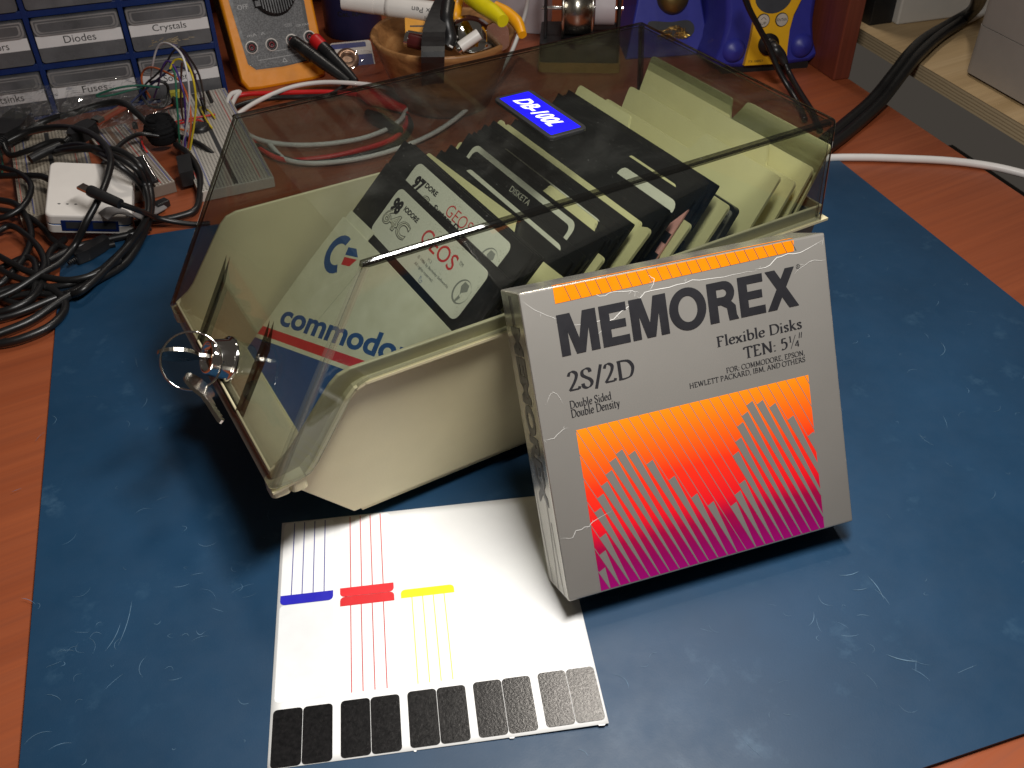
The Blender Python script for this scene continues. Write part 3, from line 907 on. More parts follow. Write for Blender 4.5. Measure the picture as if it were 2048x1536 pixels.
# orange band on the top edge
b.poly([(1.47, 12.69), (12.50, 12.86), (12.55, BH - .06), (1.47, BH - .06)], 0.0, 'foil_orange', FT)
for k in range(24):
    x = 1.95 + k * 0.455
    b.line([(x, BH - .06), (x + 0.02 + 0.18, 12.70 + 0.17 * (x - 1.5) / 11)], 0.03, 0.001, 'side_ink', FT)
TT = frame((0, 0, BH + 0.006), (1, 0, 0), (0, 1, 0))
b.poly([(1.5, 0.06), (12.6, 0.06), (12.55, 0.30), (1.5, 0.30)], 0.0, 'foil_orange', TT)
# name in heavy tight capitals
y0, y1, st = 10.50, 12.22, 0.43
def P_(pts): b.poly(pts, 0.003, 'ink', FT)
def letM(x0, x1):
    m = (x0 + x1) / 2
    P_([(x0, y0), (x0 + .39, y0), (x0 + .39, y1), (x0, y1)])
    P_([(x1 - .39, y0), (x1, y0), (x1, y1), (x1 - .39, y1)])
    P_([(x0 + .38, y1), (x0 + .62, y1), (m + .14, y0), (m - .14, y0)][::-1] if False else [(m - .20, y0), (m + .02, y0), (m + .02, y0 + .55), (x0 + .58, y1), (x0 + .2, y1)])
    P_([(m - .02, y0), (m + .20, y0), (x1 - .2, y1), (x1 - .58, y1), (m - .02, y0 + .55)])
def letE(x0, x1):
    P_([(x0, y0), (x1, y0), (x1, y0 + .35), (x0 + st, y0 + .35), (x0 + st, y0 + .70), (x1 - .1, y0 + .70), (x1 - .1, y0 + 1.04), (x0 + st, y0 + 1.04), (x0 + st, y1 - .35), (x1 - .02, y1 - .35), (x1 - .02, y1), (x0, y1)])
letM(1.42, 3.12); letE(3.26, 4.48); letM(4.60, 6.28)
cx, cy = 7.22, (y0 + y1) / 2
b.ring(circ(cx, cy, .86, 36, .91), circ(cx, cy, .44, 36, .56), 0.003, 'ink', FT)
x0, x1 = 8.18, 9.52
P_([(x0, y0), (x0 + st, y0), (x0 + st, y1), (x0, y1)])
oc = [(x0 + .3, y1), (x0 + .75, y1)] + [(x0 + .78 + .50 * math.cos(a), y1 - .50 + .50 * math.sin(a)) for a in [PI / 2 - k * PI / 10 for k in range(11)]] + [(x0 + .3, y1 - 1.0)]
ic = [(x0 + .3, y1 - .33), (x0 + .70, y1 - .33)] + [(x0 + .72 + .17 * math.cos(a), y1 - .50 + .17 * math.sin(a)) for a in [PI / 2 - k * PI / 10 for k in range(11)]] + [(x0 + .3, y1 - .67)]
b.ring(oc, ic, 0.003, 'ink', FT)
P_([(x1 - .44, y0), (x1 + .02, y0), (x1 - .06, y0 + .2), (x1 - .07, y0 + .6), (x1 - .3, y0 + .85), (x0 + .45, y0 + .80), (x1 - .5, y0 + .55)])
letE(9.64, 10.86)
P_([(10.94, y0), (11.40, y0), (12.42, y1), (11.96, y1)])
P_([(12.48, y0), (12.00, y0), (10.98, y1), (11.46, y1)])
b.ring(circ(12.62, 12.18, .10, 16), circ(12.62, 12.18, .082, 16), 0.003, 'ink', FT)
b.text('R', 12.585, 12.135, .075, .09, 0.003, 'ink', FT)
for (s_, x, y, wd, h) in [('2S/2D', 1.47, 8.86, 3.00, 1.0), ('Double Sided', 1.42, 8.27, 1.84, .36), ('Double Density', 1.42, 7.80, 2.18, .46), ('Flexible Disks', 8.36, 9.44, 4.15, .50), ('TEN: 5', 9.54, 8.68, 2.18, .53), ('FOR: COMMODORE, EPSON,', 8.64, 8.22, 3.86, .27), ('HEWLETT PACKARD, IBM, AND OTHERS', 6.84, 7.92, 5.66, .27)]:
    b.text(s_, x, y, wd, h, 0.003, 'ink', FT, serif=True)
b.line([(12.36, 9.30), (12.31, 9.06)], .045, 0.003, 'ink', FT); b.line([(12.46, 9.30), (12.41, 9.06)], .045, 0.003, 'ink', FT)
b.text('1', 11.80, 8.95, .12, .28, 0.003, 'ink', FT, serif=True)
b.text('4', 12.06, 8.70, .22, .28, 0.003, 'ink', FT, serif=True)
b.line([(11.86, 8.66), (12.14, 9.24)], .03, 0.003, 'ink', FT)
# cracks in the coating
rk = random.Random(3)
def crack(pts, wd):
    P = cat_rom([(x, y, 0) for x, y in pts], 3)
    b.line([(p.x + rk.gauss(0, .022), p.y + rk.gauss(0, .022)) for p in P], wd * .62, 0.005, 'crease', FT, True)
    for k_ in range(len(P) // 3):
        q = P[rk.randrange(len(P))]; a = rk.uniform(0, 2 * PI); L = rk.uniform(.05, .28)
        b.line([(q.x, q.y), (q.x + L * .5 * math.cos(a), q.y + L * .5 * math.sin(a) + rk.gauss(0, .02)), (q.x + L * math.cos(a), q.y + L * math.sin(a))], .008, 0.005, 'crease', FT, True)
for l, wd in [([(0.05, 13.11), (0.79, 12.44), (1.52, 12.03)], .022), ([(2.74, 13.06), (3.42, 12.63), (4.01, 12.72), (4.83, 12.54), (5.16, 12.45)], .035),
              ([(1.33, 11.83), (2.19, 11.67), (3.02, 11.68), (3.66, 11.52), (4.21, 11.82), (4.93, 12.09), (5.41, 12.4), (6.54, 12.45), (7.61, 12.47), (8.68, 12.41), (9.86, 12.38), (10.7, 12.36)], .045),
              ([(10.52, 12.43), (11.28, 12.47), (11.88, 12.79), (12.84, 12.76), (14.0, 13.12)], .05), ([(13.05, 12.9), (14.0, 13.0)], .035), ([(0.05, 7.26), (0.5, 7.25), (0.95, 7.48), (1.05, 7.62)], .035),
              ([(0.42, 8.73), (0.81, 9.13), (1.13, 8.58)], .018), ([(0.05, 2.9), (0.62, 2.81), (0.83, 3.05), (1.43, 3.1), (1.59, 3.28), (2.53, 3.5)], .05), ([(5.6, 12.45), (5.9, 12.8), (5.7, 13.1)], .03), ([(2.9, 11.0), (3.4, 11.3), (3.7, 11.5)], .02), ([(12.4, 11.9), (13.2, 12.3), (14.0, 12.2)], .02)]:
    crack(l, wd)
# edge wear
for k in range(26):
    z = rk.uniform(0.2, BH - .2); x = rk.choice((0.07, BW - .07))
    b.line([(x + rk.gauss(0, .02), z), (x + rk.gauss(0, .03), z + rk.uniform(.1, .5))], rk.uniform(.015, .035), 0.005, 'crease', FT, True)
# name along the narrow side
ST = frame((-0.006, 0, 0), (0, 0, -1), (0, -1, 0))
b.text('MEMOREX', -11.9, -1.95, 7.9, 1.30, 0.0, 'side_ink', ST, bold=0.05)
b.build('printed_graphics', box)
# open flaps of cellophane-thin card along the narrow side
b = MB()
for (y, z0_, z1_, q) in ((.55, .1, 3.4, .1), (1.35, .1, 5.6, -.22), (2.1, .1, 4.4, .16), (.9, 8.5, 13.2, .2), (1.7, 7.0, 13.2, -.12)):
    b.tube([(-0.012, y + q * math.sin(t_ * 2.2) + q * t_, z0_ + (z1_ - z0_) * t_) for t_ in [k / 6 for k in range(7)]], 0.010, 'crease' if z0_ < 1 else 'side_ink', 5)
b.build('side_creases', box)

# ------------------------------------------------------------------ sheet of disk stickers
pa = -0.39132
prx = Vector((math.cos(pa), math.sin(pa), 0)); pbk = Vector((-math.sin(pa), math.cos(pa), 0))
PO = Vector((-9.4957, -8.7293, 0.0)); PW, PHt = 13.326, 12.71
PTm = frame(PO, prx, pbk, (0, 0, 1))
sheet = thing('sticker_sheet', 'white sheet of disk label stickers with ten black tabs along its near edge', 'sticker sheet', T=PTm)
def hh(x, y):
    return 0.025 + 0.13 * max(0, x / PW) ** 3 * max(0, 1 - y / 9.0) ** 2 
b = MB()
n = 26
vs = [(PW * i / n, PHt * j / n, hh(PW * i / n, PHt * j / n)) for j in range(n + 1) for i in range(n + 1)]
b.add(vs, [(j * (n + 1) + i, j * (n + 1) + i + 1, (j + 1) * (n + 1) + i + 1, (j + 1) * (n + 1) + i) for j in range(n) for i in range(n)], 'paper', I4, True)
for (x, wdt) in ((9.35, .22), (12.9, .3), (5.6, .12)):
    b.add([(x, 0, hh(x, 0)), (x + wdt, 0, hh(x, 0)), (x + wdt * .8, -.06, hh(x, 0)), (x + .02, -.05, hh(x, 0))], [(0, 3, 2, 1)], 'paper')
o = b.build('backing_paper', sheet)
so = o.modifiers.new('thick', 'SOLIDIFY'); so.thickness = 0.02 * S; so.offset = -1
M['backing'] = mat('waxed_backing', (0.755, 0.77, 0.775), 0.42, var=0.03, scale=120)
M['label_white'] = mat('label_white', (0.83, 0.83, 0.82), 0.55, var=0.01)
M['p_blue'] = mat('blue_print', (0.012, 0.010, 0.42), 0.5)
M['p_red'] = mat('red_print', (0.72, 0.020, 0.028), 0.5)
M['p_red_low'] = mat('red_print_worn', (0.60, 0.016, 0.022), 0.5)
M['p_yellow'] = mat('yellow_print', (0.74, 0.74, 0.01), 0.5)
M['p_bluel'] = mat('blue_rule', (0.06, 0.065, 0.30), 0.5)
M['p_redl'] = mat('red_rule', (0.55, 0.05, 0.06), 0.5)
M['p_yell'] = mat('yellow_rule', (0.72, 0.68, 0.06), 0.5)
def drape(b, lift):
    for v_ in b.v:
        v_.z = v_.z + hh(v_.x, v_.y) + lift
def subpoly(b, x0, y0, x1, y1, r, m):
    """rounded label built as a fan so that it follows the paper"""
    b.poly(rrect(x0, y0, x1, y1, r), 0, m)
# peeled backing patches
b = MB()
for (x0, y0, x1, y1) in ((0.12, 2.85, 2.48, 7.72), (5.47, 7.85, 7.86, 12.60), (8.15, 2.9, 10.5, 7.4), (8.15, 7.8, 10.5, 12.6)):
    if x0 < 5: subpoly(b, x0, y0, x1, y1, .2, 'backing')
drape(b, 0.006); b.build('peeled_area', sheet)
def ruled(name, bar, barround, xs, ya, yb, body, mb, ml):
    b = MB()
    if body: subpoly(b, *body, .2, 'label_white')
    b.poly(rrect(*bar, barround), 0.010, mb)
    for x in xs:
        b.line([(x, ya + (yb - ya) * i_ / 10) for i_ in range(11)], 0.042, 0.014, ml)
    drape(b, 0.008)
    b.build(name, sheet)
ruled('blue_ruled_label', (0.13, 7.74, 2.47, 8.27), (.22, .22, 0, 0), (0.61, 1.085, 1.575, 2.065), 8.27, 12.58, (0.13, 7.9, 2.47, 12.62, ), 'p_blue', 'p_bluel')
ruled('red_ruled_label', (2.78, 7.83, 5.18, 8.32), (.2, .2, 0, 0), (3.26, 3.75, 4.23, 4.715), 8.32, 12.62, (2.78, 8.0, 5.18, 12.63), 'p_red', 'p_redl')
ruled('red_ruled_label', (2.78, 7.31, 5.18, 7.815), (0, 0, .2, .2), (3.245, 3.71, 4.195, 4.69), 7.31, 2.90, (2.78, 2.85, 5.18, 7.7), 'p_red_low', 'p_redl')
ruled('yellow_ruled_label', (5.48, 7.37, 7.87, 7.83), (0, 0, .2, .2), (5.96, 6.44, 6.915, 7.40), 7.37, 2.92, (5.48, 2.85, 7.87, 7.7), 'p_yellow', 'p_yell')
def tab_mat():
    t = NT('black_tab_sticker')
    oi = t.n('ShaderNodeObjectInfo'); va = t.n('ShaderNodeVectorMath', operation='ADD')
    t.l(t.coord(), va.inputs[0]); t.l(oi.outputs['Location'], va.inputs[1])
    v = va.outputs[0]
    t.l(t.ramp(t.noise(v, 500, 3), [(0.35, (0.004, 0.004, 0.0045)), (0.72, (0.010, 0.0095, 0.010))]), t.b.inputs['Base Color'])
    t.l(t.ramp(t.noise(v, 700, 2), [(0.3, (0.20,) * 3), (0.7, (0.25,) * 3)]), t.b.inputs['Roughness'])
    t.b.inputs['Specular IOR Level'].default_value = 0.42
    t.bump(t.noise(v, 900, 3, .5), 0.22, 0.0002)
    return t.m
M['tab'] = tab_mat()
proto = None
for k in range(5):
    for h_ in range(2):
        x0 = 0.11 + 2.69 * k + 1.195 * h_
        y0 = 0.02 + 0.04 * k
        b = MB()
        b.prism(rrect(0, 0, 1.175, 2.50, .17, 5), 0, .012, 'tab')
        o = b.build('black_tab', sheet) if proto is None else proto.copy()
        if proto is None: proto = o
        else:
            COL.objects.link(o); o.parent = sheet
        hx = hh(x0 + .6, y0 + 1.2)
        o.location = Vector((x0, y0, hx + .006)) * S
        sx_ = (hh(x0 + 1.1, y0 + 1.2) - hh(x0 + .1, y0 + 1.2)) / 1.0
        sy_ = (hh(x0 + .6, y0 + 2.3) - hh(x0 + .6, y0 + .2)) / 2.1
        o.rotation_euler = (math.atan(sy_), -math.atan(sx_), 0)
        o.location.z += (-sx_ * .6 - sy_ * 1.2 + .01) * S
# ------------------------------------------------------------------ what stands in the tray
YC = 7.95
ORD = ['first', 'second', 'third', 'fourth', 'fifth', 'sixth', 'seventh', 'eighth']
def lean(x, z, deg, y=YC, yaw=0.0):
    """frame of a card: origin at the middle of its top edge, x along the width, y up the card, z out of its face"""
    t = math.radians(deg)
    T = frame((x, y, z), (0, -1, 0), (math.sin(t), 0, math.cos(t)))
    return T @ Matrix.Rotation(yaw, 4, 'Z')
DS = 13.3
def jacket():
    b = MB()
    o = [(-DS / 2, -DS), (DS / 2, -DS), (DS / 2, -3.1), (DS / 2 - .32, -3.1), (DS / 2 - .32, -2.5), (DS / 2, -2.5), (DS / 2, -.05), (DS / 2 - .05, 0), (-DS / 2 + .05, 0), (-DS / 2, -.05)]
    b.prism(o, -0.07, 0.07, 'black_vinyl')
    for (x0, x1) in ((-DS / 2 + .1, -DS / 2 + .9), (DS / 2 - .9, DS / 2 - .1)):
        b.prism([(x0, -DS + .2), (x1, -DS + .2), (x1, -3.4), (x0, -3.4)], .07, .085, 'black_vinyl')
    b.prism([(-1.4, -DS + .15), (1.4, -DS + .15), (1.4, -DS + .9), (-1.4, -DS + .9)], .07, .085, 'black_vinyl')
    return b
LB = [(-4.2, -2.9, 5.35, -0.40)]
def label_plain(b, x0=-4.2, x1=5.3, y0=-3.2, y1=-0.35, m='label', rule=None):
    b.prism(rrect(x0, y0, x1, y1, .45), 0.07, 0.085, m)
    if rule:
        b.line([(x0 + .3, y1 - .5), (x1 - .3, y1 - .5)], .05, .086, rule)
        b.line([(x1 - 1.3, y1 - .1), (x1 - 1.3, y1 - .9), (x1 - .3, y1 - .9), (x1 - .3, y1 - .1)], .05, .086, rule)
def label_frame(b, x0=-5.6, x1=4.6, y0=-3.4, y1=-0.22):
    b.prism(rrect(x0, y0, x1, y1, .5, 5), 0.07, 0.08, 'black_vinyl')
    b.ring(rrect(x0, y0, x1, y1, .5, 5), rrect(x0 + .30, y0 + .3, x1 - .30, y1 - .30, .35, 5), 0.082, 'label')
    b.text('DISKETA', -1.0, y1 - .85, 1.9, .32, 0.082, 'label')
def part_disk(root, kind):
    jacket().build('jacket', root)
    if kind == 0: return
    b = MB()
    if kind == 1: label_frame(b)
    if kind == 2: label_plain(b)
    if kind == 3: label_plain(b, -3.6, 5.9, -3.0, -0.9)
    if kind == 4: label_plain(b, -3.4, 4.9, -3.4, -0.5, 'label', 'p_bluel')
    if kind == 5: label_plain(b, 1.2, 5.9, -3.4, -0.55)
    b.build('label', root)
KT_ = ['unlabelled', 'white-framed label', 'white label', 'low white label', 'blue-ruled label', 'short white label']
protos = {}
def tilt(x):
    return 45 - (x - 8) * 0.9 if x < 19 else 35 - (x - 19) * 1.75
rd = random.Random(11)
groups = [('A', 9.75, [(10.65, 0, 10.75), (10.95, 0, 10.6), (11.2, 2, 10.95), (11.5, 0, 10.7)]),
          ('B', 12.05, [(12.4, 1, 11.25), (12.7, 0, 11.4), (13.0, 3, 11.5), (13.4, 2, 11.65), (13.7, 0, 11.5), (14.0, 5, 11.6)]),
          ('C', 14.55, [(14.95, 1, 11.25), (15.4, 3, 11.4), (15.75, 5, 11.6), (16.1, 2, 11.75), (16.4, 0, 11.6)]),
          ('D', 17.0, [(17.6, 5, 12.0), (17.9, 0, 12.1), (18.25, 3, 12.3), (18.6, 0, 12.3), (18.9, 4, 12.5)])]
divn = ['first', 'second', 'third', 'fourth']
DISK_G = 'black floppy disks filed between the cream dividers'
for gi, (g, xd, disks) in enumerate(groups):
    for k, (x, kind, z) in enumerate(disks):
        z += rd.uniform(-.1, .1)
        t = math.degrees(math.acos((z - 1.5) / DS))
        T = lean(x, z, t + rd.uniform(-.6, .6), YC + rd.uniform(-.08, .08), rd.uniform(-.004, .004))
        lab = 'black floppy disk, %s, %s behind the %s cream divider' % (KT_[kind], ORD[k], divn[gi])
        if kind not in protos:
            r = thing('floppy_disk', lab, 'floppy disk', T=T, group=DISK_G)
            part_disk(r, kind)
            protos[kind] = r
        else:
            dup(protos[kind], T=T, label=lab)
# dividers: tapered card with a raised tab
def divider(x, z, deg, tab, label, h=12.0, tabh=1.15, y=YC, turn=0.0):
    wt, wb = 7.12, (6.0 if turn else 6.55)
    t0, t1 = tab
    b = MB()
    r = .22
    top = []
    def corner(cx, cy, a0, rr=r):
        for k in range(5):
            a = a0 - k / 4 * PI / 2
            top.append((cx + rr * math.cos(a), cy + rr * math.sin(a)))
    if t0 <= -wt + .1:
        corner(-wt + r, tabh - r, PI)
    else:
        corner(-wt + r, -r, PI); top.extend([(t0 - .25, 0)]); corner(t0 + .45, tabh - r, PI)
    if t1 >= wt - .1:
        corner(wt - r, tabh - r, PI / 2)
    else:
        corner(t1 - .45, tabh - r, PI / 2); top.extend([(t1 + .25, 0)]); corner(wt - r, -r, PI / 2)
    o = [(-wb, -h)] + top + [(wb, -h)]
    b.prism(o[::-1], -0.085, 0.085, 'divider')
    T = lean(x, z, deg, y, turn)
    ob = b.build('divider', None)
    Q = T.copy(); Q.translation = Q.translation * S
    ob.matrix_world = Q
    bv = ob.modifiers.new('bevel', 'BEVEL'); bv.width = .05 * S; bv.segments = 2; bv.limit_method = 'ANGLE'
    return tag(ob, label, 'divider', 'cream divider cards in the disk case')
DV = [(9.65, 10.15, 45, (-7.12, 2.3), 'cream divider right behind the two printed floppy disks, tab to the left'),
      (12.05, 10.75, 41, (0.9, 5.6), 'cream divider with its tab right of the middle, fourth group of disks in front of it missing'),
      (14.65, 11.45, 39.0, (7.0, 7.12), ''),
      (17.1, 11.0, 37, (0.8, 5.2), ''),
      (19.4, 11.35, 33, (-7.12, -1.8), ''),
      (22.0, 11.05, 29, (1.0, 7.12), ''),
      (23.7, 11.45, 25.5, (-1.0, 4.6), ''),
      (24.75, 11.95, 23, (-7.12, 0.4), ''),
      (25.25, 11.9, 21, (0.6, 7.12), '')]
DL = ['cream divider right behind the two printed floppy disks, its tab on the left',
      'second cream divider from the case front, its tab right of the middle',
      'third cream divider from the case front, straight top without a raised tab',
      'fourth cream divider from the case front, standing before the pink sleeve',
      'fifth cream divider, left-hand tab, behind the last group of black disks',
      'fourth cream divider from the back wall, wide tab on its right',
      'third cream divider from the back wall, small tab near the middle',
      'last but one cream divider at the back, tall left-hand tab',
      'rearmost cream divider at the back of the case, tab on the right']
for (x, z, dg, tab, _), L in zip(DV, DL):
    if tab[0] > 6.9:
        divider(x, z, dg, (-6.6, 6.6), L, tabh=0.03)
    else:
        divider(x, z, dg, tab, L, h=10.6 if x < 10 else 12.0, tabh=.9 if x < 10 else 1.15, turn=.045 if x < 10 else 0.0)

# the two printed disks and the paper sleeve at the front
def globe(b, cx, cy, r, T):
    z = .09
    b.ring(circ(cx, cy, r, 28), circ(cx + .05, cy + .02, r * .90, 28), z, 'grey_print', T)
    b.poly([(cx - r * .3, cy + r * .75), (cx + r * .35, cy + r * .75), (cx + r * .55, cy + r * .3), (cx + r * .1, cy - r * .05), (cx + r * .05, cy - r * .25), (cx - r * .15, cy), (cx - r * .4, cy + r * .3)], z, 'grey_print', T)
    b.poly([(cx, cy - r * .3), (cx + r * .3, cy - r * .4), (cx + r * .1, cy - r * .9), (cx - r * .1, cy - r * .85)], z, 'grey_print', T)
M['grey_print'] = mat('grey_print', (0.22, 0.22, 0.19), 0.55)
M['red_ink'] = mat('red_ink', (0.55, 0.030, 0.035), 0.5)
M['blue_ink'] = mat('blue_ink', (0.020, 0.075, 0.22), 0.55)
def out_text(b, s, x, y, w, h):
    b.text(s, x, y, w, h, .088, 'ink', bold=.055)
    b.text(s, x + .045, y + .045, w - .09, h - .09, .092, 'label', bold=.02)
    b.text(s, x + .09, y + .09, w - .18, h - .18, .096, 'ink', bold=-.03)
    b.text(s, x + .11, y + .11, w - .22, h - .22, .100, 'label', bold=-.045)
T97 = lean(8.48, 11.88, 45); T98 = lean(7.30, 10.90, 45, 7.85)
# local x = u - 7.05, local y = s - top
r = thing('floppy_disk', 'black floppy disk with worn printed label numbered 97, behind the one numbered 98', 'floppy disk', T=T97, group='printed floppy disks at the case front')
jacket().build('jacket', r)
b = MB(); b.prism(rrect(-4.42, -3.30, 5.28, -0.33, .4), .07, .084, 'speckled')
b.text('97', -3.75, -1.62, .95, .78, .088, 'ink', bold=.06)
b.text('DORE', -2.75, -1.12, 1.25, .28, .088, 'ink', bold=.04)
out_text(b, 'C', -2.45, -2.1, .75, .75)
b.text('System D', -1.15, -1.78, 2.6, .42, .088, 'ink', bold=.03)
b.text('GEOS', -0.15, -1.42, 2.35, .62, .088, 'red_ink', bold=-.01)
globe(b, 4.45, -1.62, .62, I4)
b.build('label', r)
r = thing('floppy_disk', 'black floppy disk with worn printed label numbered 98, in front of all other disks', 'floppy disk', T=T98, group='printed floppy disks at the case front')
jacket().build('jacket', r)
b = MB()
DX = -0.1
b.prism(rrect(-4.25 + DX, -3.22, 5.35 + DX, -0.42, .4), .07, .084, 'speckled')
b.text('98', -3.95 + DX, -1.68, .9, .80, .088, 'ink', bold=.06)
b.text('IODORE', -2.85 + DX, -1.20, 1.55, .28, .088, 'ink', bold=.04)
out_text(b, '64C', -4.0 + DX, -2.42, 2.6, .95)
b.text('GEOS', -0.35 + DX, -1.72, 3.35, .82, .088, 'red_ink', bold=.005)
b.text('TM', 3.15 + DX, -1.15, .35, .18, .088, 'ink')
b.text('V1.3', 1.1 + DX, -2.12, .38, .16, .088, 'ink')
b.text('© 1986 by Berkeley Softworks', .35 + DX, -2.42, 3.2, .2, .088, 'ink')
b.text('All rights reserved.', .45 + DX, -2.76, 1.95, .2, .088, 'ink')
globe(b, 4.50 + DX, -1.98, .62, I4)
g_ = [(1.6, -3.0, 0), (1.45, -2.88, 0), (1.5, -3.1, 0), (1.7, -3.15, 0), (1.75, -3.02, 0), (1.62, -3.04, 0)]
b.line([(p.x + DX, p.y) for p in cat_rom(g_, 4)], .03, .088, 'blue_ink')
b.build('label', r)
# two more plain black disks stacked right behind the printed ones
for k, (dx, lab) in enumerate(((0.22, 'unmarked black floppy disk directly behind the one numbered 97'), (0.42, 'second unmarked black floppy disk behind the one numbered 97'))):
    dup(protos[0], T=lean(8.48 + dx + .05, 11.70 - .12 * k, 44.5, YC - .1), label=lab)

def paper_sleeve():
    t = NT('yellowed_paper')
    v = t.coord()
    t.l(t.ramp(t.noise(v, 70, 5, .6), [(0.25, srgb(196, 193, 165)), (0.75, srgb(214, 211, 186))]), t.b.inputs['Base Color'])
    t.b.inputs['Roughness'].default_value = .65
    t.bump(t.noise(v, 260, 4), .2, .0006)
    return t.m
M['sleeve'] = paper_sleeve()
ST_ = lean(4.46, 8.70, 45, 7.95)
# local x = u - 7.05, y = s - 9.3
def su(u, s): return (u - 7.05, s - 9.3)
sl = thing('disk_sleeve', 'white paper disk sleeve with blue lettering, red stripe and blue foot, frontmost in the case', 'disk sleeve', T=ST_)
b = MB()
ol = [(-6.2, -0.1), (-2.0, 0.02), (6.5, 0.10), (6.62, -9.35), (5.6, -9.4), (-4.0, -9.4), (-6.45, -9.4), (-6.40, -3.2)]
b.prism(ol[::-1], 0.10, 0.13, 'sleeve')
b.prism([(-6.15, -.9), (-3.3, -.9), (-3.1, .55), (-6.0, .45)], .06, .09, 'sleeve')
o = b.build('paper_body', sl)
b = MB()
k_ = (5.15 - 1.60) / (10.16 - 1.37)
def sline(u, off): return 1.60 + (u - 1.37) * k_ + off
b.poly([su(0.62, sline(.62, -.27)), su(13.6, sline(13.6, -.27)), su(13.6, sline(13.6, .27)), su(0.62, sline(.62, .27))], .131, 'red_ink')
b.poly([su(0.62, .0), su(13.6, .0), su(13.6, sline(13.6, -.52)), su(.62, sline(.62, -.52))] if sline(.62, -.52) > .58 else [su(.9, .0), su(13.6, .0), su(13.6, sline(13.6, -.52)), su(.9, max(.6, sline(.9, -.52)))], .131, 'blue_ink')
tdir = math.atan(k_)
TX = frame((su(1.75, sline(1.75, .62)) + (.132,)), (math.cos(tdir), math.sin(tdir), 0), (-math.sin(tdir), math.cos(tdir), 0))
b.text('commodore', 0, 0, 12.4, 1.25, 0, 'blue_ink', TX, bold=.03)
# winged C emblem
def arcp(cx, cy, r, a0, a1, n=14): return [(cx + r * math.cos(math.radians(a0 + (a1 - a0) * k / n)), cy + r * math.sin(math.radians(a0 + (a1 - a0) * k / n))) for k in range(n + 1)]
EC = su(2.5, 7.6)
ETr = frame((EC[0], EC[1], .132), (math.cos(tdir), math.sin(tdir), 0), (-math.sin(tdir), math.cos(tdir), 0))
outer = arcp(0, 0, 1.1, 60, 300); inner = arcp(0, 0, .62, 60, 300)
for i in range(len(outer) - 1):
    b.poly([outer[i], outer[i + 1], inner[i + 1], inner[i]], 0, 'blue_ink', ETr)
b.poly([(.62, .06), (1.75, .06), (1.35, .5), (.62, .5)], 0, 'blue_ink', ETr)
b.poly([(.62, -.06), (.62, -.5), (1.35, -.5), (1.75, -.06)], 0, 'red_ink', ETr)
b.build('printed_design', sl)
# pink sleeve and the ribbed cartridge
b = MB(); b.prism([(-6.4, -12), (6.5, -12), (6.62, -.55), (6.15, -1.5), (-6.4, -1.5)][::1], -.05, .05, 'pink')
M['pink'] = mat('pink_paper', srgb(222, 160, 150), .6)
o = b.build('disk_sleeve', None, label='pink paper disk sleeve peeking up before the last black disks', cat='disk sleeve')
Q = lean(17.55, 12.0, 36.2); Q.translation = Q.translation * S; o.matrix_world = Q
M['white_sleeve'] = mat('white_sleeve_paper', (0.62, 0.60, 0.52), .6)
b = MB(); b.prism(rrect(-6.3, -12, 6.6, -1.6, .3), -.04, .04, 'white_sleeve')
o = b.build('disk_sleeve', None, label='off-white paper disk sleeve right behind the pink one', cat='disk sleeve')
Q = lean(17.68, 11.8, 36); Q.translation = Q.translation * S; o.matrix_world = Q
for (x, lab) in ((13.9, 'off-white paper disk sleeve among the disks between second and third divider'), (16.25, 'off-white paper disk sleeve low between the third and fourth divider')):
    b = MB(); b.prism([(-6.3, -11.5), (6.3, -11.5), (6.68, -3.4), (6.4, -4.6), (-6.3, -4.6)], -.04, .04, 'white_sleeve')
    o = b.build('disk_sleeve', None, label=lab, cat='disk sleeve')
    Q = lean(x + .12, 1.5 + DS * math.cos(math.radians(tilt(x))), tilt(x)); Q.translation = Q.translation * S; o.matrix_world = Q
ct = thing('cleaning_cartridge', 'clear ribbed plastic cartridge with red tab before the rear dividers', 'cartridge', T=lean(20.35, 10.75, 32, 4.4))
M['ribbed'] = mat('ribbed_grey', (0.20, 0.19, 0.16), .25, var=.1)
b = MB(); b.prism(rrect(-3.2, -9.2, 3.2, -.0, .25), -.22, .22, 'black'); b.build('shell', ct)
b = MB(); b.prism(rrect(.55, -8.5, 3.22, -.25, .2), .22, .30, 'ribbed')
for k in range(20): b.box(.65, -.55 - k * .4, .30, 3.1, -.40 - k * .4, .38, 'ribbed')
b.build('ribbed_window', ct)
b = MB(); b.box(-.35, -1.1, .22, .5, -.45, .27, 'red_ink'); b.build('red_tab', ct)
# ------------------------------------------------------------------ things at the back of the desk
M['cab_blue'] = mat('blue_cabinet_plastic', (0.005, 0.024, 0.13), .4)
M['dark_in'] = mat('dark_interior', (0.030, 0.031, 0.034), .6)
M['grey_clear'] = mat('frosted_drawer_front', (0.125, 0.125, 0.132), .30, var=.25, scale=40, bump=.1, bscale=120)
M['grey_lip'] = mat('frosted_drawer_lip', (0.26, 0.25, 0.25), .22, var=.2, scale=50)
th = -0.19
CT = frame((9.05, 55.0, DESKZ), (math.cos(th), math.sin(th), 0), (-math.sin(th), math.cos(th), 0))
cab = thing('parts_cabinet', 'blue drawer cabinet with translucent drawers and printed white labels at the back left', 'parts cabinet', T=CT)
cols = [(-6.95, -0.42), (-14.25, -7.45), (-21.5, -14.75), (-28.8, -22.0)]
rows = [(0.45, 4.05), (4.75, 8.35), (9.05, 12.65), (13.35, 16.95)]
b = MB()
b.box(-29.3, 1.0, 0, 0, 15, 17.6, 'cab_blue'); b.m = [0] * 6
for (x0, x1) in ((-.38, 0), (-7.42, -7.0), (-14.72, -14.28), (-21.97, -21.53), (-29.3, -28.85)):
    b.box(x0, 0.0, 0, x1, 1.0, 17.6, 'cab_blue')
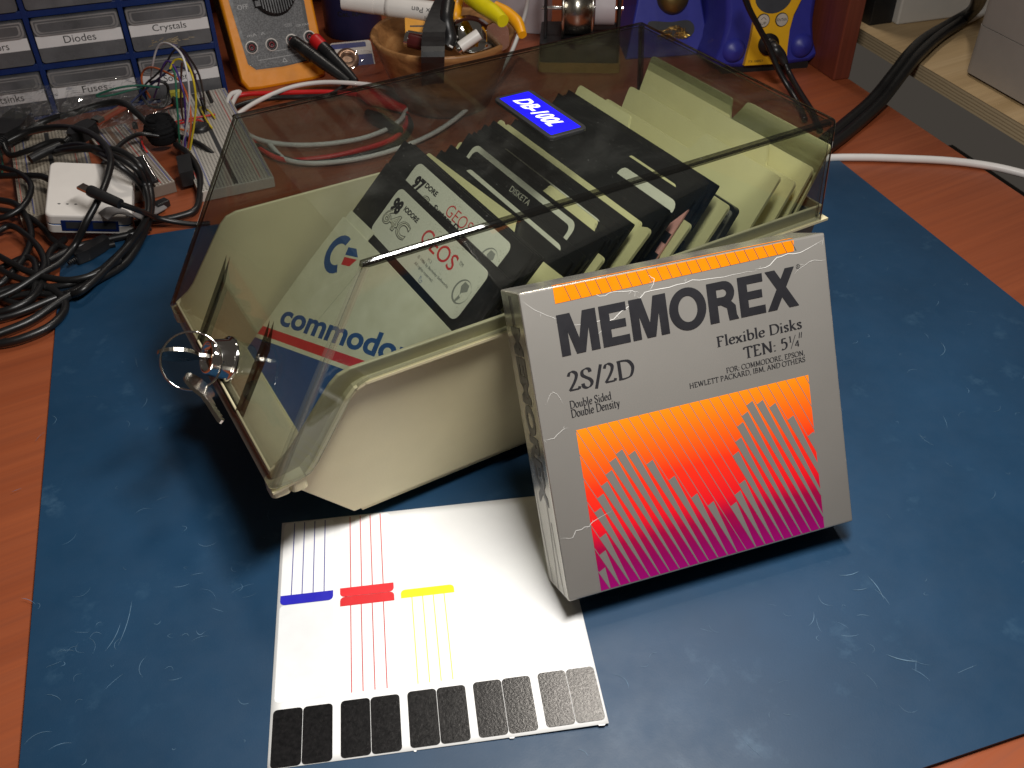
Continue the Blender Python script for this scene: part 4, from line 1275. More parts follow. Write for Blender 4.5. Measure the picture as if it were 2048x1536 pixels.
for (z0, z1) in ((0, .4), (4.1, 4.7), (8.4, 9.0), (12.7, 13.3), (17.0, 17.6)):
    b.box(-29.0, 0.02, z0, -.1, 1.0, z1, 'cab_blue')
b.build('frame', cab, bevel=.05)
names = {(0, 0): 'Solder rr', (0, 1): 'Crystals', (1, 0): 'Fuses', (1, 1): 'Diodes', (2, 0): 'Heatsinks', (2, 1): 'Connectors'}
for ci, (x0, x1) in enumerate(cols[:3]):
    for ri, (z0, z1) in enumerate(rows):
        b = MB()
        FTd = frame((0, -.25, 0), (1, 0, 0), (0, 0, 1))
        b.prism(rrect(x0 + .04, z0 + .02, x1 - .04, z1 - .02, .25), -1.0, 0, 'grey_clear', FTd)
        d = b.build('drawer', cab)
        b = MB()
        b.prism(rrect(x0 + .10, z1 - 1.38, x1 - .10, z1 - .06, (.5, .5, .15, .15)), 0, .14, 'grey_clear', FTd)
        b.ring(rrect(x0 + .10, z1 - 1.38, x1 - .10, z1 - .06, (.5, .5, .15, .15)), rrect(x0 + .26, z1 - 1.24, x1 - .26, z1 - .18, (.4, .4, .1, .1)), .145, 'grey_lip', FTd)
        b.ring(rrect(x0 + .34, z1 - 1.16, x1 - .34, z1 - .3, (.3, .3, .1, .1)), rrect(x0 + .5, z1 - 1.08, x1 - .5, z1 - .38, (.3, .3, .1, .1)), .147, 'grey_lip', FTd)
        b.build('drawer_lip', d, bevel=.06)
        b = MB()
        lz0, lz1 = z1 - 2.36, z1 - 1.40
        b.prism([(x0 + .06, lz0), (x1 - .06, lz0), (x1 - .06, lz1), (x0 + .06, lz1)], 0, .02, 'label_strip', FTd)
        M['label_strip'] = M.get('label_strip') or mat('label_tape', (0.82, 0.80, 0.80), .5, var=.03)
        nm = names.get((ci, ri))
        if nm:
            wd = {'Solder rr': 2.9, 'Crystals': 2.75, 'Fuses': 2.0, 'Diodes': 2.5, 'Heatsinks': 3.2, 'Connectors': 3.6}[nm]
            cx = (x0 + x1) / 2
            hgt = .72 if nm == 'Crystals' else .60
            b.text(nm, cx - wd / 2, lz0 + (.10 if nm == 'Crystals' else .2), wd, hgt, .022, 'ink', FTd)
        b.build('label_strip', d)
# bright bits in the crystal drawer
M['gold_bits'] = mat('component_leads', (0.75, 0.62, 0.40), .3, .8)
b = MB()
FTd = frame((0, -.25, 0), (1, 0, 0), (0, 0, 1))
for k in range(26):
    x = rd.gauss(-4.2, .75); z = rd.gauss(5.35, .13); a = rd.uniform(-.4, .6); L = rd.uniform(.15, .6)
    b.line([(x, z), (x + L * math.cos(a), z + L * math.sin(a) * .6)], rd.uniform(.03, .08), .005, 'gold_bits', FTd)
b.build('component_leads', cab)

# multimeter leaning back
mA = G(487, 183, DESKZ); mB_ = G(657, 152, DESKZ)
me1 = (mB_ - mA).normalized(); mbk = Vector((-me1.y, me1.x, 0)); mt = 0.40
mup = math.cos(mt) * Vector((0, 0, 1)) + math.sin(mt) * mbk
MTt = frame(mA, me1, mup)            # local x across, y up the face, z out of the face
meter = thing('multimeter', 'grey digital multimeter in an orange rubber holster leaning at the back', 'multimeter', T=MTt)
M['holster'] = mat('orange_rubber', srgb(240, 150, 12), .5, var=.06)
def meter_face():
    t = NT('speckled_grey_face')
    t.l(t.ramp(t.noise(t.coord(), 900, 2), [(0.40, (0.055, 0.055, 0.057)), (0.62, (0.16, 0.16, 0.165))]), t.b.inputs['Base Color'])
    t.b.inputs['Roughness'].default_value = .5
    return t.m
M['meter_face'] = meter_face()
mwd = (mB_ - mA).length
b = MB()
o = [(0.45, 0.0), (1.6, -.12), (mwd - 1.6, -.12), (mwd - .45, 0), (mwd, .8), (mwd + .12, 9), (mwd + .12, 16), (mwd - .4, 17), (.4, 17), (-.12, 16), (-.12, 9), (0, .8)]
b.prism(o, -3.6, .25, 'holster', ch=.3)
b.build('holster', meter, bevel=.12)
b = MB()
i_ = [(1.55, 1.62), (mwd / 2, 1.50), (mwd - 1.55, 1.62), (mwd - .95, 2.2), (mwd - .6, 9), (mwd - .6, 16), (.6, 16), (.6, 9), (.95, 2.2)]
b.prism(i_, -.2, .30, 'black')
i2 = [(1.75, 1.72), (mwd / 2, 1.60), (mwd - 1.75, 1.72), (mwd - 1.25, 2.4), (mwd - 1.0, 7), (mwd - 1.0, 16), (1.0, 16), (1.0, 7.0), (1.25, 2.4)]
b.poly(i2, .302, 'meter_face')
M['grey_ink'] = mat('light_grey_ink', (0.45, 0.45, 0.45), .5)
b.text('OFF', 1.25, 6.75, .95, .38, .306, 'grey_ink')
b.text('COM', 5.0, 4.75, .6, .26, .306, 'grey_ink')
b.line([(1.9, 2.75), (1.9, 2.35), (6.1, 2.35)], .04, .306, 'grey_ink'); b.line([(3.6, 2.9), (5.2, 2.9)], .04, .306, 'grey_ink')
b.ring([(4.0, 1.85), (4.5, 1.85), (4.25, 2.25)], [(4.1, 1.91), (4.4, 1.91), (4.25, 2.15)], .306, 'grey_ink')
b.text('mA  A', 1.5, 4.4, 1.6, .25, .306, 'grey_ink'); b.text('10A MAX', 6.0, 4.6, 1.2, .22, .306, 'grey_ink')
b.build('face_plate', meter)
b = MB()
b.lathe([(1.95, .30), (1.95, .75), (1.85, .9), (0, .92)], 'black', frame((4.6, 7.75, 0), (1, 0, 0), (0, 1, 0)), 48, cap=False)
for k in range(14):
    x = -1.5 + k * .23
    h = math.sqrt(max(0, 1.8 ** 2 - x * x)); b.box(4.6 + x, 7.75 - h, .9, 4.6 + x + .1, 7.75 + h, .96, 'black_rubber')
b.box(2.75, 6.75, .5, 3.15, 7.2, .98, 'meter_face')
b.build('range_dial', meter)
M['jack_red'] = mat('jack_red', (0.18, 0.02, 0.025), .35)
for (x, y) in ((1.62, 3.52), (3.42, 3.48), (5.3, 3.55), (6.95, 3.6)):
    b = MB(); JT = frame((x, y, 0), (1, 0, 0), (0, 1, 0))
    b.lathe([(.56, .30), (.56, .36), (.46, .38)], 'white', JT, 28, cap=False)
    b.lathe([(.46, .30), (.46, .37), (.26, .37), (.26, .33), (0, .33)], 'black', JT, 28, cap=False)
    b.lathe([(.27, .37), (.27, .44), (.14, .44), (.14, .34)], 'jack_red', JT, 20, cap=False)
    b.build('jack', meter)

def rod(b, pts, rs, m, n=14):
    P = cat_rom(pts, 5)
    k = len(P); R_ = []
    for i in range(k):
        t = i / (k - 1) * (len(rs) - 1); j = min(int(t), len(rs) - 2); R_.append(rs[j] + (rs[j + 1] - rs[j]) * (t - j))
    b.tube(P, R_, m, n)
def on_meter(px, py, off):
    n = me1.cross(mup)
    return HP(px, py, n, mA + n * off)
for (p0, p1, tip_, lab) in ((on_meter(585, 82, 1.2), G(697, 163, .8), 'black', 'all-black test probe leaning on the multimeter face'), (on_meter(628, 77, 1.2), G(712, 163, .8), 'red', 'black test probe with a red end leaning on the multimeter')):
    o = thing('test_probe', lab, 'test probe', loc=p1)
    b = MB(); d = p1 - p0
    rod(b, [p0, p0 + d * .05, p0 + d * .25, p0 + d * .5, p0 + d * .8, p1], [.45, .60, .60, .55, .45, .30], 'black')
    for k in range(4): b.tube([p0 + d * (.28 + .03 * k), p0 + d * (.29 + .03 * k)], .64, 'black', 14)
    b.build('grip', o, p1).location = (0, 0, 0)
    b = MB(); rod(b, [p0 - d * .015, p0 + d * .02, p0 + d * .2], [.40, .62, .62] if tip_ == 'red' else [.3, .6, .6], tip_); b.build('end_cap', o, p1).location = (0, 0, 0)
    b = MB(); b.tube([p1, p1 + d.normalized() * .8 - Vector((0, 0, .2))], .1, 'steel', 8); b.build('tip', o, p1).location = (0, 0, 0)

# solvent can
canc = Vector((24.9, 63.5, DESKZ))
cdir = (Vector((CP.x, CP.y, 0)) - Vector((canc.x, canc.y, 0))).normalized()
CNT = frame(canc, Vector((-cdir.y, cdir.x, 0)), -cdir, (0, 0, 1))
M['can_blue'] = mat('blue_can', (0.030, 0.036, 0.12), .35, .3)
can = thing('solvent_can', 'dark blue solvent can with black lettering behind the wooden bowl', 'can', T=CNT)
b = MB(); b.lathe([(2.75, 0), (2.9, .15), (2.9, 13), (2.6, 13.5), (1.0, 13.8)], 'can_blue', n=40); b.build('can_body', can)
b = MB()
def wrap(b, s, u0, z0, wd, h, R, m):
    bb = MB(); bb.text(s, u0, z0, wd, h, 0, m, bold=.02)
    for v_ in bb.v:
        a = v_.x / R
        v_.x, v_.y, v_.z = R * math.sin(a), -R * math.cos(a), v_.y
    b.add(bb.v, bb.f, m)
wrap(b, 'mechanical and', -2.3, 5.9, 4.3, .7, 2.92, 'ink'); wrap(b, 'solvent pens', -2.2, 4.4, 3.9, .7, 2.92, 'ink'); wrap(b, 'Cat. RA-1', -1.5, 2.45, 2.9, .5, 2.92, 'ink'); wrap(b, 'chemical', -1.9, 7.4, 2.9, .6, 2.92, 'ink')
b.build('lettering', can)

# wooden bowl
M['bowl'] = wood('olive_wood', (0.16, 0.070, 0.022), (0.34, 0.16, 0.055), (0.46, 0.24, 0.09), .5, 2.2, .45, axis=0)
BC = Vector((25.0, 43.2, DESKZ))
b = MB()
b.lathe([(3.4, 0), (3.9, .2), (5.0, 3.0), (5.9, 5.6), (6.1, 6.1), (5.95, 6.25), (5.65, 6.1), (4.7, 3.0), (3.4, .8), (0, .6)], 'bowl', frame(BC, (1, 0, 0), (0, 1, 0)), 56, cap=False)
b.build('wooden_bowl', None, BC, label='striped wooden bowl full of small tools behind the disk case', cat='bowl')
BZ = 5.2
def bowl_at(px, py, z): return G(px, py, z)
# marker lying over the bowl
p0, p1 = G(686, 2, 8.2), G(900, 28, 7.6)
d = (p1 - p0)
pen = thing('flux_pen', 'white marker pen lying across the bowl, its print upside down', 'marker pen', loc=p0)
b = MB(); rod(b, [p0, p0 + d * .3], [.70, .76], 'white', 20); b.build('cap', pen, p0).location = (0, 0, 0)
b = MB(); rod(b, [p0 + d * .30, p0 + d * .43, p0 + d * .45, p1], [.72, .80, .84, .84], 'white', 20); b.build('barrel', pen, p0).location = (0, 0, 0)
vw = (CP - (p0 + d * .7)).normalized(); ax = -d.normalized(); vy = (vw - ax * vw.dot(ax)).normalized(); uy = vy.cross(ax)
def pen_text(s, u, v, wd, h):
    bb = MB(); bb.text(s, u, v, wd, h, 0, 'ink')
    for q in bb.v:
        a = q.y / .85
        Pq = p0 + d * .70 + ax * q.x + (vy * math.cos(a) + uy * math.sin(a)) * .855
        q.x, q.y, q.z = Pq
    return bb
b = MB()
for s, u, v, wd, h in (('Flux Pen', -2.0, -.25, 2.3, .42), ('[Flux a Pen]', -2.1, .42, 1.3, .26)):
    bb = pen_text(s, u, v, wd, h); b.add(bb.v, bb.f, 'ink')
b.build('lettering', pen, p0).location = (0, 0, 0)
# pliers with yellow-orange grips
M['grip_or'] = mat('orange_grip', srgb(240, 165, 15), .4); M['grip_ye'] = mat('yellow_grip', srgb(222, 205, 20), .35)
pl = thing('pliers', 'pliers with orange-yellow rubber handles lying on the bowl', 'pliers', loc=G(960, 30, 8))
o_ = G(960, 30, 8)
b = MB(); rod(b, [G(990, 12, 8.3), G(1012, 25, 8), G(1034, 45, 7.6), G(1045, 70, 7.1)], [.42, .50, .52, .36], 'grip_or'); b.build('handle', pl, o_).location = (0, 0, 0)
b = MB(); rod(b, [G(922, -20, 8.6), G(915, 5, 8.2), G(911, 28, 7.6), G(912, 41, 7.2)], [.45, .5, .5, .3], 'grip_or'); b.build('handle', pl, o_).location = (0, 0, 0)
o_ = G(970, 20, 9)
b = MB(); rod(b, [G(930, -14, 9.4), G(960, 8, 9.2), G(985, 24, 9.0), G(1006, 42, 8.8)], [.62, .66, .64, .50], 'grip_ye', 18)
b.build('screwdriver_handle', None, o_, label='glossy lemon-yellow tool handle lying above the pliers', cat='tool handle')
# small metal things in the bowl
b = MB(); c = bowl_at(945, 70, 6.6); b.lathe([(0, -.7), (1.9, -.55), (2.05, -.2), (1.9, .15), (1.0, .45), (0, .5)], 'chrome', frame(c, (1, .2, .1), (-.2, .8, .5)), 36, cap=False)
b.build('chrome_dish', None, c, label='round shiny metal dish lying in the wooden bowl', cat='dish')
b = MB(); p0, p1 = G(914, 99, 6.4), G(958, 68, 7.4); rod(b, [p0, p0 + (p1 - p0) * .15], [.42, .42], 'chrome'); rod(b, [p0 + (p1 - p0) * .15, p1], [.46, .46], 'white')
b.build('metal_tube', None, p0, label='short pale metal tube sticking up at the bowl front', cat='tube')
b = MB(); c = G(996, 72, 6.8); b.prism(rrect(-.9, -1.4, .9, 1.4, .8), 0, .12, 'steel', frame(c, (.85, -.5, 0), (-.2, -.3, 1)))
b.build('metal_plate', None, c, label='rounded bright metal plate at the right of the bowl', cat='metal plate')
M['maroon'] = mat('maroon_enamel', (0.07, 0.012, 0.012), .2)
p0, p1 = G(818, 80, 6.6), G(852, 88, 6.4)
pk = thing('pocket_knife', 'maroon pocket pen with chrome end lying in the bowl', 'pen', loc=p0)
b = MB(); rod(b, [p0, p1, p1 + (p1 - p0) * .6], [.62, .62, .5], 'maroon'); b.build('barrel', pk, p0).location = (0, 0, 0)
b = MB(); dd = (p1 - p0).normalized(); rod(b, [p0 - dd * .25, p0 + dd * .05], [.66, .66], 'chrome'); b.tube([p0 + Vector((0, 0, .66)), p1 + Vector((0, 0, .75)), p1 + dd * .6 + Vector((0, 0, .6))], .14, 'chrome', 8); b.build('clip', pk, p0).location = (0, 0, 0)
b = MB(); c = G(842, 55, 6.6); b.prism(rrect(-1.3, -.9, 1.3, .9, .25), -.12, .12, 'grip_or', frame(c, (.85, -.5, 0), (.2, .35, .9))); b.line([(-.9, .1), (.9, .1)], .12, .125, 'ink', frame(c, (.85, -.5, 0), (.2, .35, .9)))
b.build('tag', None, c, label='orange tag with a black line standing in the bowl', cat='tag')
b = MB(); b.tube(cat_rom([G(885, -12, 9), G(882, 20, 8.6), G(868, 70, 7.8), G(864, 115, 6.9), G(862, 160, 5.0)], 5), [.10] * 21, 'black', 6)
p = cat_rom([G(885, -12, 9), G(877, 20, 8.6), G(868, 65, 7.8), G(866, 115, 6.9), G(866, 175, 3.0)], 5)
b = MB(); wv = Vector((.86, -.5, 0))
for i in range(len(p) - 1):
    w0, w1 = [.35 + .55 * min(1, k / 9) for k in (i, i + 1)]
    n_ = Vector((-.3, -.5, .4)).normalized() * .15
    q = [p[i] - wv * w0, p[i] + wv * w0, p[i + 1] + wv * w1, p[i + 1] - wv * w1]
    b.add(q + [a + n_ for a in q], [(0, 1, 2, 3), (7, 6, 5, 4), (0, 4, 5, 1), (1, 5, 6, 2), (2, 6, 7, 3), (3, 7, 4, 0)], 'black')
b.build('webbing_strap', None, p[-1], label='flat black strap hanging over the front of the wooden bowl', cat='strap')
b = MB(); b.tube(cat_rom([G(897, 5, 9), G(893, 40, 8.2), G(900, 75, 7), G(893, 95, 6.4)], 5), .55, 'black', 10); b.build('black_tool', None, G(893, 60, 7), label='black tool handle standing in the bowl beside the strap', cat='tool')
b = MB(); b.tube(cat_rom([G(878, 82, 6.7), G(884, 88, 6.7), G(888, 86, 6.7), G(896, 90, 6.7), G(905, 95, 6.5)], 5), .09, 'white', 6); b.build('wire', None, G(884, 88, 6.7), label='tiny white curly wire in the bowl', cat='wire')
# wick spool package and clear bag by the can
c = G(705, 115, .3)
wk = thing('wick_package', 'clear blister package with a blue and white card and a copper reel', 'package', loc=c)
WT = frame((0, 0, 0), (.96, -.28, 0), (.2, .75, .55))
b = MB(); b.prism(rrect(-1.9, -1.6, 2.0, 1.7, .3), 0, .08, 'white', WT); b.poly(rrect(-1.8, 1.0, 1.5, 1.55, .1), .082, 'plate_dblue', WT); b.poly(rrect(.2, -1.2, 1.9, .2, .1), .082, 'plate_dblue', WT)
M['plate_dblue'] = mat('blue_card', (0.03, 0.045, 0.25), .5)
b.build('card', wk)
M['copper'] = mat('copper_braid', (0.40, 0.25, 0.17), .35, .7)
b = MB(); b.lathe([(1.05, .08), (1.05, .5), (.5, .5), (.5, .3)], 'copper', WT @ Matrix.Translation((-.5, -.3, 0)), 28); b.build('reel', wk)
def crumple(name, quadpx, zs, seed, label, cat, amp=.35, n=16):
    r_ = random.Random(seed)
    P = [G(*q, z) for q, z in zip(quadpx, zs)]
    c = sum(P, Vector()) / 4
    ph = [(r_.uniform(.5, 2.4), r_.uniform(.5, 2.4), r_.uniform(0, 6), r_.uniform(.3, 1)) for _ in range(7)]
    b = MB(); vs = []
    for j in range(n + 1):
        for i in range(n + 1):
            u, v = i / n, j / n
            q = P[0] * (1 - u) * (1 - v) + P[1] * u * (1 - v) + P[2] * u * v + P[3] * (1 - u) * v
            h = sum(a * abs(math.sin(fx_ * u * 6 + fy_ * v * 6 + p_)) for fx_, fy_, p_, a in ph) / 3 * amp
            vs.append(q + Vector((r_.gauss(0, .03), r_.gauss(0, .03), h)))
    b.add(vs, [(j * (n + 1) + i, j * (n + 1) + i + 1, (j + 1) * (n + 1) + i + 1, (j + 1) * (n + 1) + i) for j in range(n) for i in range(n)], 'bag', I4, False)
    return b.build(name, None, c, label=label, cat=cat)
crumple('plastic_bag', [(700, 165), (775, 130), (770, 105), (690, 120)], [.1, .1, 1.6, 1.2], 4, 'clear plastic bag in front of the solvent can', 'plastic bag', .5)
# pale carton behind the bowl
p0, p1 = Vector((35.3, 57.6, DESKZ)), Vector((40.9, 52.5, DESKZ))
ex = (p1 - p0).normalized()
b = MB(); b.box(0, 0, 0, (p1 - p0).length, 4.5, 9.5, 'lilac', frame(p0, ex, Vector((-ex.y, ex.x, 0))))
M['lilac'] = mat('pale_lilac_card', (0.50, 0.45, 0.47), .6, var=.05)
b.build('paper_box', None, p0, bevel=.1, label='pale lilac paper box standing between bowl and solder stand', cat='box')
# solder spool stand
sx_ = Vector((.832, -.555, 0)); sy_ = Vector((.555, .832, 0))
SO = Vector((35.3, 44.6, DESKZ))
STT = frame(SO, sx_, sy_)
stand = thing('solder_stand', 'black solder reel stand with chrome spool on an axle behind the case', 'solder stand', T=STT)
M['ochre'] = mat('ochre_base', (0.30, 0.17, 0.035), .5)
b = MB(); b.prism(rrect(0, 0, 7.6, 6.2, .4), 0, .9, 'ochre'); b.build('base_rim', stand, bevel=.1)
b = MB(); b.prism(rrect(.12, .12, 7.48, 6.1, .4), .9, 2.6, 'black'); b.build('base', stand, bevel=.15)
nS = (-sy_)
def st_loc(px, py, dy):
    P = HP(px, py, nS, SO + sy_ * dy) - SO
    return P.dot(sx_), P.z
axz = st_loc(1165, 16, 3.0)
xl = st_loc(1092, 13, 3.0)[0]; xr = st_loc(1238, 22, 3.0)[0]; zz = axz[1]
for x in (xl, xr):
    b = MB(); b.box(x - .14, 1.6, 2.6, x + .14, 4.6, zz + 2.6, 'black'); b.build('side_plate', stand, bevel=.05)
AXT = frame((xl, 3.0, zz), (0, 1, 0), (0, 0, 1))
b = MB(); b.tube([(xl - .4, 3.0, zz), (xr + .4, 3.0, zz)], .17, 'chrome', 12); b.build('axle', stand)
xs0, xs1 = st_loc(1124, 16, 3.0)[0], st_loc(1188, 18, 3.0)[0]
b = MB()
b.lathe([(2.6, xs0 - xl), (2.75, xs0 - xl + .05), (2.75, xs0 - xl + .25), (2.3, xs0 - xl + .3), (2.3, xs1 - xl - .3), (2.75, xs1 - xl - .25), (2.75, xs1 - xl - .05), (2.6, xs1 - xl)], 'steel', AXT, 40)
b.build('solder_spool', stand)
b = MB(); b.lathe([(1.5, xs1 - xl + .1), (1.5, xr - xl - .4)], 'lilac', AXT, 24); b.build('small_spool', stand)
b = MB(); b.lathe([(.22, 0), (.55, .25), (.22, .5)], 'chrome', frame(((xs0 + xs1) / 2, 3.0 - .4, zz), (0, 1, 0), (0, 0, 1)), 16); b.build('axle_knob', stand)

# iron holder with brass wool
hx = Vector((.93, -.37, 0)).normalized(); hy = Vector((-hx.y, hx.x, 0)); ht = .38
HO = Vector((51.7, 39.7, DESKZ)); hup = math.cos(ht) * Vector((0, 0, 1)) + math.sin(ht) * hy
HT = frame(HO, hx, hup)
M['tool_blue'] = mat('violet_blue_plastic', (0.030, 0.035, 0.30), .42, var=.06, bump=.05, bscale=600)
M['tool_yellow'] = mat('warm_yellow_plastic', srgb(236, 180, 28), .45, var=.05)
nH = hx.cross(hup)
def hl(px, py, off=0):
    P = HP(px, py, nH, HO + nH * off) - HO
    return (P.dot(hx), P.dot(hup))
hold = thing('soldering_iron_holder', 'blue soldering iron holder with a hole full of brass wool', 'iron holder', T=HT)
b = MB()
tl = hl(1274, 0); tr = hl(1402, 0); br_ = (0.1, 0.0); bl = (hl(1262, 60)[0] - .6, 0.0)
b.prism([bl, br_, (tr[0] + .1, tr[1]), (tr[0] - .5, tr[1] + 4), (tl[0] + .5, tr[1] + 4), (tl[0], tr[1])], -5.5, 0, 'tool_blue', ch=.2)
b.build('housing', hold, bevel=.2)
hole = [hl(*q) for q in ((1296, 46), (1306, 42), (1340, 44), (1372, 40), (1385, 46), (1389, 60), (1380, 73), (1360, 78), (1320, 66), (1297, 56))]
hole = [(p.x, p.y) for p in cat_rom([(x, y, 0) for x, y in hole], 4, True)]
b = MB(); b.poly(hole, .006, 'dark_in'); b.build('opening', hold)
M['brass'] = mat('brass_wool', (0.75, 0.50, 0.14), .2, 1.0)
hc = hl(1348, 66)
if True:
    b = MB()
    for k in range(70):
        a = rd.uniform(0, 2 * PI); rr = rd.uniform(.1, 1) ** .5
        x = hc[0] + math.cos(a) * rr * 1.5; y = hc[1] + math.sin(a) * rr * .55
        pp = [(x + rd.gauss(0, .22), y + rd.gauss(0, .14), rd.uniform(.02, .3)) for _ in range(4)]
        b.tube(cat_rom(pp, 3), .022, 'brass', 4)
    b.build('brass_wool', hold)
cc = hl(1345, -6)
M['bronze'] = mat('bronze_cup', (0.22, 0.15, 0.05), .4, .8)
b = MB(); b.lathe([(1.55, 0), (1.55, .25), (1.3, .9), (.6, 1.2), (0, 1.25)], 'bronze', frame((cc[0], cc[1], 0), (1, 0, 0), (0, 1, 0)), 32, cap=False); b.build('iron_socket', hold)

# soldering station
SX = (G(1620, 137, DESKZ) - G(1440, 150, DESKZ)).normalized(); SY = Vector((-SX.y, SX.x, 0))
s_o = G(1440, 150, DESKZ); swd = (G(1620, 137, DESKZ) - s_o).length; s_t = .16
sup = math.cos(s_t) * Vector((0, 0, 1)) + math.sin(s_t) * SY
STN = frame(s_o, SX, sup)
nSt = SX.cross(sup)
def sl_(px, py, off=0):
    P = HP(px, py, nSt, s_o + nSt * off) - s_o
    return (P.dot(SX), P.dot(sup))
stn = thing('soldering_station', 'blue and yellow soldering station with round buttons and grey display', 'soldering station', T=STN)
b = MB()
b.prism(rrect(.15, 0, swd - .15, .7, .2), -7, -.2, 'black'); b.build('base_foot', stn)
b = MB()
waist = [(0, .6), (swd, .6), (swd + .1, 2.4), (swd - .15, 4.5), (swd + .1, 9), (swd, 14), (0, 14), (-.1, 9), (.25, 4.5), (-.1, 2.4)]
b.prism([(p.x, p.y) for p in cat_rom([(x, y, 0) for x, y in waist], 3, True)], -8, 0, 'tool_blue', smooth=True, ch=.5)
for cx in (1.15, swd - 1.05):
    b.lathe([(1.25, -.6), (1.1, 0), (.7, .4), (0, .55)], 'tool_blue', frame((cx, 2.1, 0), (1, 0, 0), (0, 1.35, 0)), 28, cap=False)
b.build('housing', stn)
pan = [(1499, -30), (1500, 0), (1509, 40), (1502, 80), (1489, 132), (1574, 127), (1575, 100), (1580, 60), (1588, 30), (1603, 0), (1612, -30)]
b = MB(); b.prism([sl_(*q, .5) for q in pan], -.3, .5, 'tool_yellow', ch=.06)
b.text('FX-888D', sl_(1497, 127, .5)[0], sl_(1497, 127, .5)[1] + .05, 1.35, .22, .502, 'ink')
b.build('front_panel', stn)
dc = sl_(1548, -10, .5)
M['lcd'] = mat('grey_display', (0.06, 0.065, 0.075), .2)
b = MB(); b.prism(circ(dc[0], dc[1], 1.75, 36, 1.55), .5, .54, 'lcd'); b.build('display', stn)
M['button'] = mat('cream_button', (0.52, 0.47, 0.40), .5)
for (q, s_) in (((1526, 41), 'UP'), ((1563, 39), 'ENTER')):
    c_ = sl_(*q, .5)
    b = MB(); b.prism(circ(c_[0], c_[1], .60, 28), .5, .58, 'ink'); b.prism(circ(c_[0], c_[1], .53, 28), .5, .64, 'button')
    if s_ == 'UP':
        b.text('UP', c_[0] - .25, c_[1] - .36, .5, .26, .642, 'ink'); b.line([(c_[0] - .24, c_[1] + .08), (c_[0], c_[1] + .3), (c_[0] + .24, c_[1] + .08)], .05, .642, 'ink')
    else:
        b.text(s_, c_[0] - .46, c_[1] - .1, .92, .22, .642, 'ink')
    b.build('button', stn)
kc = sl_(1536, 88, .5)
b = MB()
b.lathe([(.95, .5), (.95, .8), (.6, .8), (.55, 1.5), (.5, 1.6)], 'black', frame((kc[0], kc[1], 0), (1, 0, 0), (0, 1, 0)), 28); b.build('socket', stn)
P0 = STN @ Vector((kc[0], kc[1], 1.0))
b = MB(); rod(b, [P0, P0 - nSt * -.9 + Vector((.15, -.1, -.25)), G(1562, 112, 1.9), G(1570, 128, 1.3)], [.5, .55, .48, .33], 'black'); b.build('cable_plug', None, P0, label='black round cable plug in the soldering station socket', cat='plug')
def cable(name, pts, r, m, label, cat='cable', n=8, seg=6):
    P = cat_rom([G(x, y, z) for x, y, z in pts], seg)
    b = MB(); b.tube(P, r, m, n)
    return b.build(name, None, P[len(P) // 2], label=label, cat=cat)
cable('iron_cable', [(1570, 126, 1.3), (1580, 150, .5), (1600, 185, .2), (1625, 225, .1), (1640, 262, .05)], .26, 'black_rubber', 'black cable from the station plug down behind the case')
cable('black_cable', [(1484, -20, 9), (1497, 15, 7.6), (1515, 50, 6), (1536, 90, 4.2), (1557, 140, 2.2), (1580, 180, .8), (1600, 215, .1), (1610, 240, .1)], .25, 'black_rubber', 'glossy black cord falling in front of the soldering station')

# right-hand table
M['beige_box'] = mat('beige_grey_plastic', (0.30, 0.27, 0.24), .5, var=.03)
pr = thing('printer', 'beige-grey printer housing on the plywood board at the right', 'printer', T=frame(D(58.6, 35.3, 1.45), E1, E2))
b = MB(); b.prism([(p[0], p[1]) for p in rrect(0, -28, 30, 0, .8, 5)], .25, 4.3, 'beige_box'); b.build('lower_housing', pr, bevel=.15)
b = MB(); b.prism(rrect(.03, -28, 30, -.03, .8, 5), 4.36, 22, 'beige_box'); b.build('upper_housing', pr, bevel=.15)
b = MB(); b.prism(rrect(.5, -27.5, 29, -.5, .5), 0, .25, 'dark_in'); b.build('base_foot', pr)
M['cream_box'] = mat('off_white_box', (0.58, 0.55, 0.50), .5, var=.02)
b = MB(); b.box(60.2, 47.3, 1.42, 75, 60, 20, 'cream_box', DT); b.build('white_case', None, D(67, 53, 1.4), bevel=.15, label='off-white appliance box standing behind the cables on the plywood', cat='box')
b = MB(); b.box(57.6, 48.0, 1.42, 60.15, 62, 20, 'black', DT); b.build('black_case', None, D(58.8, 55, 1.4), bevel=.1, label='black upright case left of the off-white box on the plywood', cat='case')
cable('power_cable', [(1640, 290, .3), (1690, 248, .2), (1745, 200, .6), (1790, 145, 1.6), (1815, 112, 2.0), (1850, 78, 2.0), (1900, 48, 1.9), (1945, 20, 3.5), (1960, -20, 8)], .55, 'black_rubber', 'thick black cable rising from behind the case over the plywood edge', n=12)
cable('power_cable', [(1650, 300, .3), (1700, 262, .2), (1760, 206, .6), (1812, 140, 1.8), (1840, 108, 2.1), (1880, 72, 2.1), (1930, 38, 2.4), (1958, 8, 5), (1965, -20, 8)], .5, 'black_rubber', 'second thick black cable running close below the first one', n=12)
cable('white_wire', [(1800, 135, 1.7), (1830, 98, 2.0), (1870, 68, 1.75), (1910, 50, 1.75), (1950, 35, 1.75), (1990, 10, 1.75)], .3, 'white_cable', 'white wire between the two thick black cables on the plywood', n=10)
cable('white_cable', [(1560, 330, .12), (1650, 317, .12), (1720, 315, .12), (1800, 317, .12), (1900, 322, .12), (1990, 334, .12), (2080, 356, .12)], .30, 'white_cable', 'thick white cable crossing the desk behind the mat corner at right', n=12)

